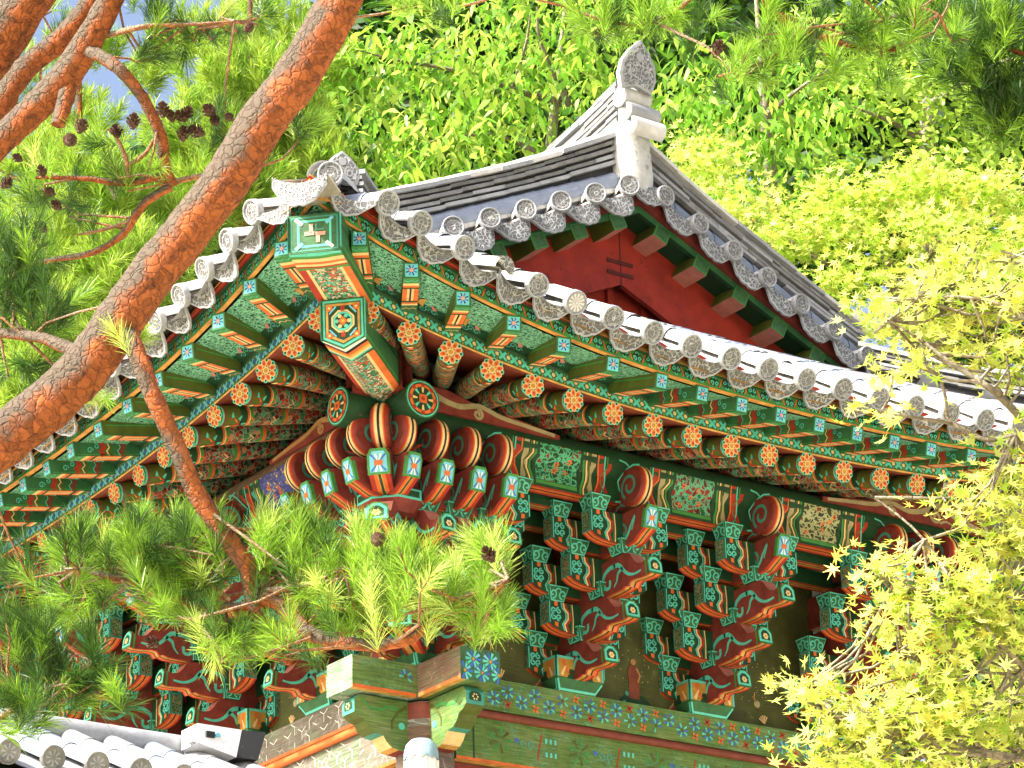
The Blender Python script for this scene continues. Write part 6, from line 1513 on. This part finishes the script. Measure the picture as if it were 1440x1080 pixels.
def thin(bl, k): return [b[:5] + (max(1, int(b[5] * k)),) for b in bl]
pine('pine_tree', 'leaning red pine whose thick orange trunk crosses in front of the left eave', TRUNK, [HANG, RIGHTARM, LEFTARM, SUBA, SUBB, SUBC, SHADELIMB, LOWLEFT, TOPLIMB, TOPB, TOPC, TOPD, TOPE], [(thin(PINE_MAIN[:7], 1.6), (.03, .55, .42)), (thin(PINE_MAIN[7:], 1.45), (.24, .62, .14)), (thin(nearer(PINE_MAIN[:7], .3), .45), (.06, .6, .34)), (thin(nearer(PINE_MAIN[7:], .3), .28), (.30, .62, .08)), (thin(PINE_SHADE, 1.05), (0, .22, .78)), (thin(PINE_TOP, .6), (.05, .65, .3))], CONES_MAIN, 21, GRP, twigfrac=.22)  # sunlit and shaded clusters are coloured by their share of pale and dark needles
pine('pine_tree', 'pine with forked limbs and brown cones at the upper left corner', LIMB_C, [LIMB_B, LIMB_A, STUB, CURVE, CURVE_L, CURVE_U, CURVE_V, CURVE_D, CURVE_E, CURVE_R, CURVE_T], [(thin(PINE_LEFT, .75), (.05, .45, .5))], CONES, 33, GRP, twigfrac=.4)
# pines standing behind the hall
def pine_far(label, trunk, limbs, blobs, seed, mats):
    root = thing('pine_tree', label, 'pine tree', trunk[0][:3], 'pines behind the hall'); off = -V(trunk[0][:3])
    sh = lambda l: [(p[0] + off.x, p[1] + off.y, p[2] + off.z, p[3]) for p in l]
    m = MB(); 
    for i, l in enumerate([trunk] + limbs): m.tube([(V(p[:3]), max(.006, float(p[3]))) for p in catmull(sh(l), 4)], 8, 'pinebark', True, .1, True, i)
    m.build('trunk', root)
    rng = np.random.default_rng(seed); aP = []; aD = []
    for b in blobs:
        P, d = ell(rng, b[5], b, .9, .05); aP.append(P + np.array(off)); aD.append(d * .6 + np.array([0, 0, .9]) + rng.normal(size=P.shape) * .3)
    needles('crown', root, np.concatenate(aP), np.concatenate(aD), .17, .0045, 34, list(mats), seed, shoot=.16, probs=list(mats.values()))
pine_far('sunlit pine at the left edge behind the forked pine limbs', BGL_P0, [BGL_P1, BGL_P2], BG_PINE_A, 41, {'needle_far': .8, 'needle': .2})
pine_far('sunlit pine behind the leaning trunk, above the left eave', BGL_Q0, [BGL_Q1, BGL_Q2], BG_PINE_B, 42, {'needle_far': .7, 'needle': .3})
pine_far('dark pine filling the top right corner behind the maples', BGL_R0, [BGL_R1, BGL_R2], BG_PINE_C, 43, {'needle': .5, 'needle_shade': .5})
def leafy(name, label, cat, group, trunk, limbs, blobs, seed, size, shape, mats, flat=.75, up=.8, droop=0., twig=False, bark='greybark', mult=1., minr=.006, clump=14, spray=2.6):
    root = thing(name, label, cat, trunk[0][:3], group); off = -V(trunk[0][:3])
    sh = lambda l: [(p[0] + off.x, p[1] + off.y, p[2] + off.z, p[3]) for p in l]
    m = MB()
    m.tube([(V(p[:3]), max(minr, float(p[3]))) for p in catmull(sh(trunk), 4)], 12, bark, True, .08, True, 1); m.build('trunk', root)
    for i, l in enumerate(limbs): limb(root, 'branch', [(a, b, c, max(minr, d)) for a, b, c, d in sh(l)], bark, 8, .1, 4, i)
    rng = np.random.default_rng(seed); aP = []; aN = []; tw = []
    for b in blobs:
        n = int(b[5] * mult)
        nc = max(2, int(n / clump))                         # leaves grow in sprays: layered clumps with gaps between
        cP, cd = ell(rng, nc, (b[0], b[1], b[2], b[3], b[4]), flat, .0); cP = cP + np.array(off); tw.append(cP)
        id_ = rng.integers(0, nc, n); rad = size * spray
        P = cP[id_] + rng.normal(size=(n, 3)) * np.array([rad, rad, rad * .45])
        aP.append(P); aN.append(rng.normal(size=(n, 3)) * .55 + np.array([0, 0, up]) + np.array([-.25, -.35, 0]))
    P, N = np.concatenate(aP), np.concatenate(aN)
    leaves('crown', root, P, N, size, shape, list(mats), seed + 5, list(mats.values()), droop)
    if twig: twigs(root, np.concatenate(tw), [sh(l) for l in limbs] + [sh(trunk)], bark, .0045, seed, 1.)
    return root
leafy('maple_tree', 'yellow-green maple in front of the hall at the right edge', 'maple tree', None, M_TRUNK, [M_1, M_2, M_3, M_4, M_5, M_6, M_7, M_8, M_9], MAPLE + MAPLE_YEL, 51, .036, 'maple', {'mapleleaf': .62, 'mapleyellow': .16, 'maplegreen': .22}, .7, .8, 0, True, 'greybark', 2.1, .0022, clump=12, spray=1.9)
GB = 'leafy trees behind the hall'
leafy('maple_tree', 'green maple behind the right slope of the gable', 'maple tree', GB, BGL_M0, [BGL_M1, BGL_M2], BG_MAPLE, 52, .068, 'maple', {'mapleleaf': .40, 'maplegreen': .50, 'mapleyellow': .10}, .6, .8, 0, False, 'greybark', 1.5, clump=22)
leafy('broadleaf_tree', 'bright broad-leaved tree behind the hall left of the gable peak', 'tree', GB, BGL_A0, [BGL_A1, BGL_A2, BGL_A3, BGL_A4], BG_BROAD_A, 61, .175, 'oval', {'broadleaf': .45, 'broadleaf_pale': .55}, .9, .9, .5, False, 'greybark', 1.35, clump=30, spray=1.9)
leafy('broadleaf_tree', 'tree with long hanging leaves behind the hall right of the gable peak', 'tree', GB, BGL_B0, [BGL_B1, BGL_B2], BG_BROAD_B, 62, .18, 'oval', {'broadleaf': .7, 'broadleaf_pale': .3}, .9, .8, .6, False, 'greybark', 1.1, clump=32, spray=1.8)
leafy('broadleaf_tree', 'small-leaved green tree behind the maples at the upper right', 'tree', GB, BGL_C0, [BGL_C1, BGL_C2], BG_BROAD_C, 63, .13, 'small', {'leaf_small': .7, 'broadleaf_pale': .3}, .9, .5, 0, False, 'greybark', 1.15, clump=26, spray=2.0)
# far wooded slope
rng = np.random.default_rng(70); aP = []
for b in BG_FAR:
    P, d = ell(rng, int(b[5] * 2.6), b, 1., 0); aP.append(P)
P = np.concatenate(aP)
o = leaves('distant_woods', None, P, rng.normal(size=P.shape) + np.array([-.3, -.3, .5]), .46, 'small', ['leaf_far', 'broadleaf'], 71, [.78, .22])
tag(o, 'mass of dark green woods far behind the hall', 'woods', kind='stuff')
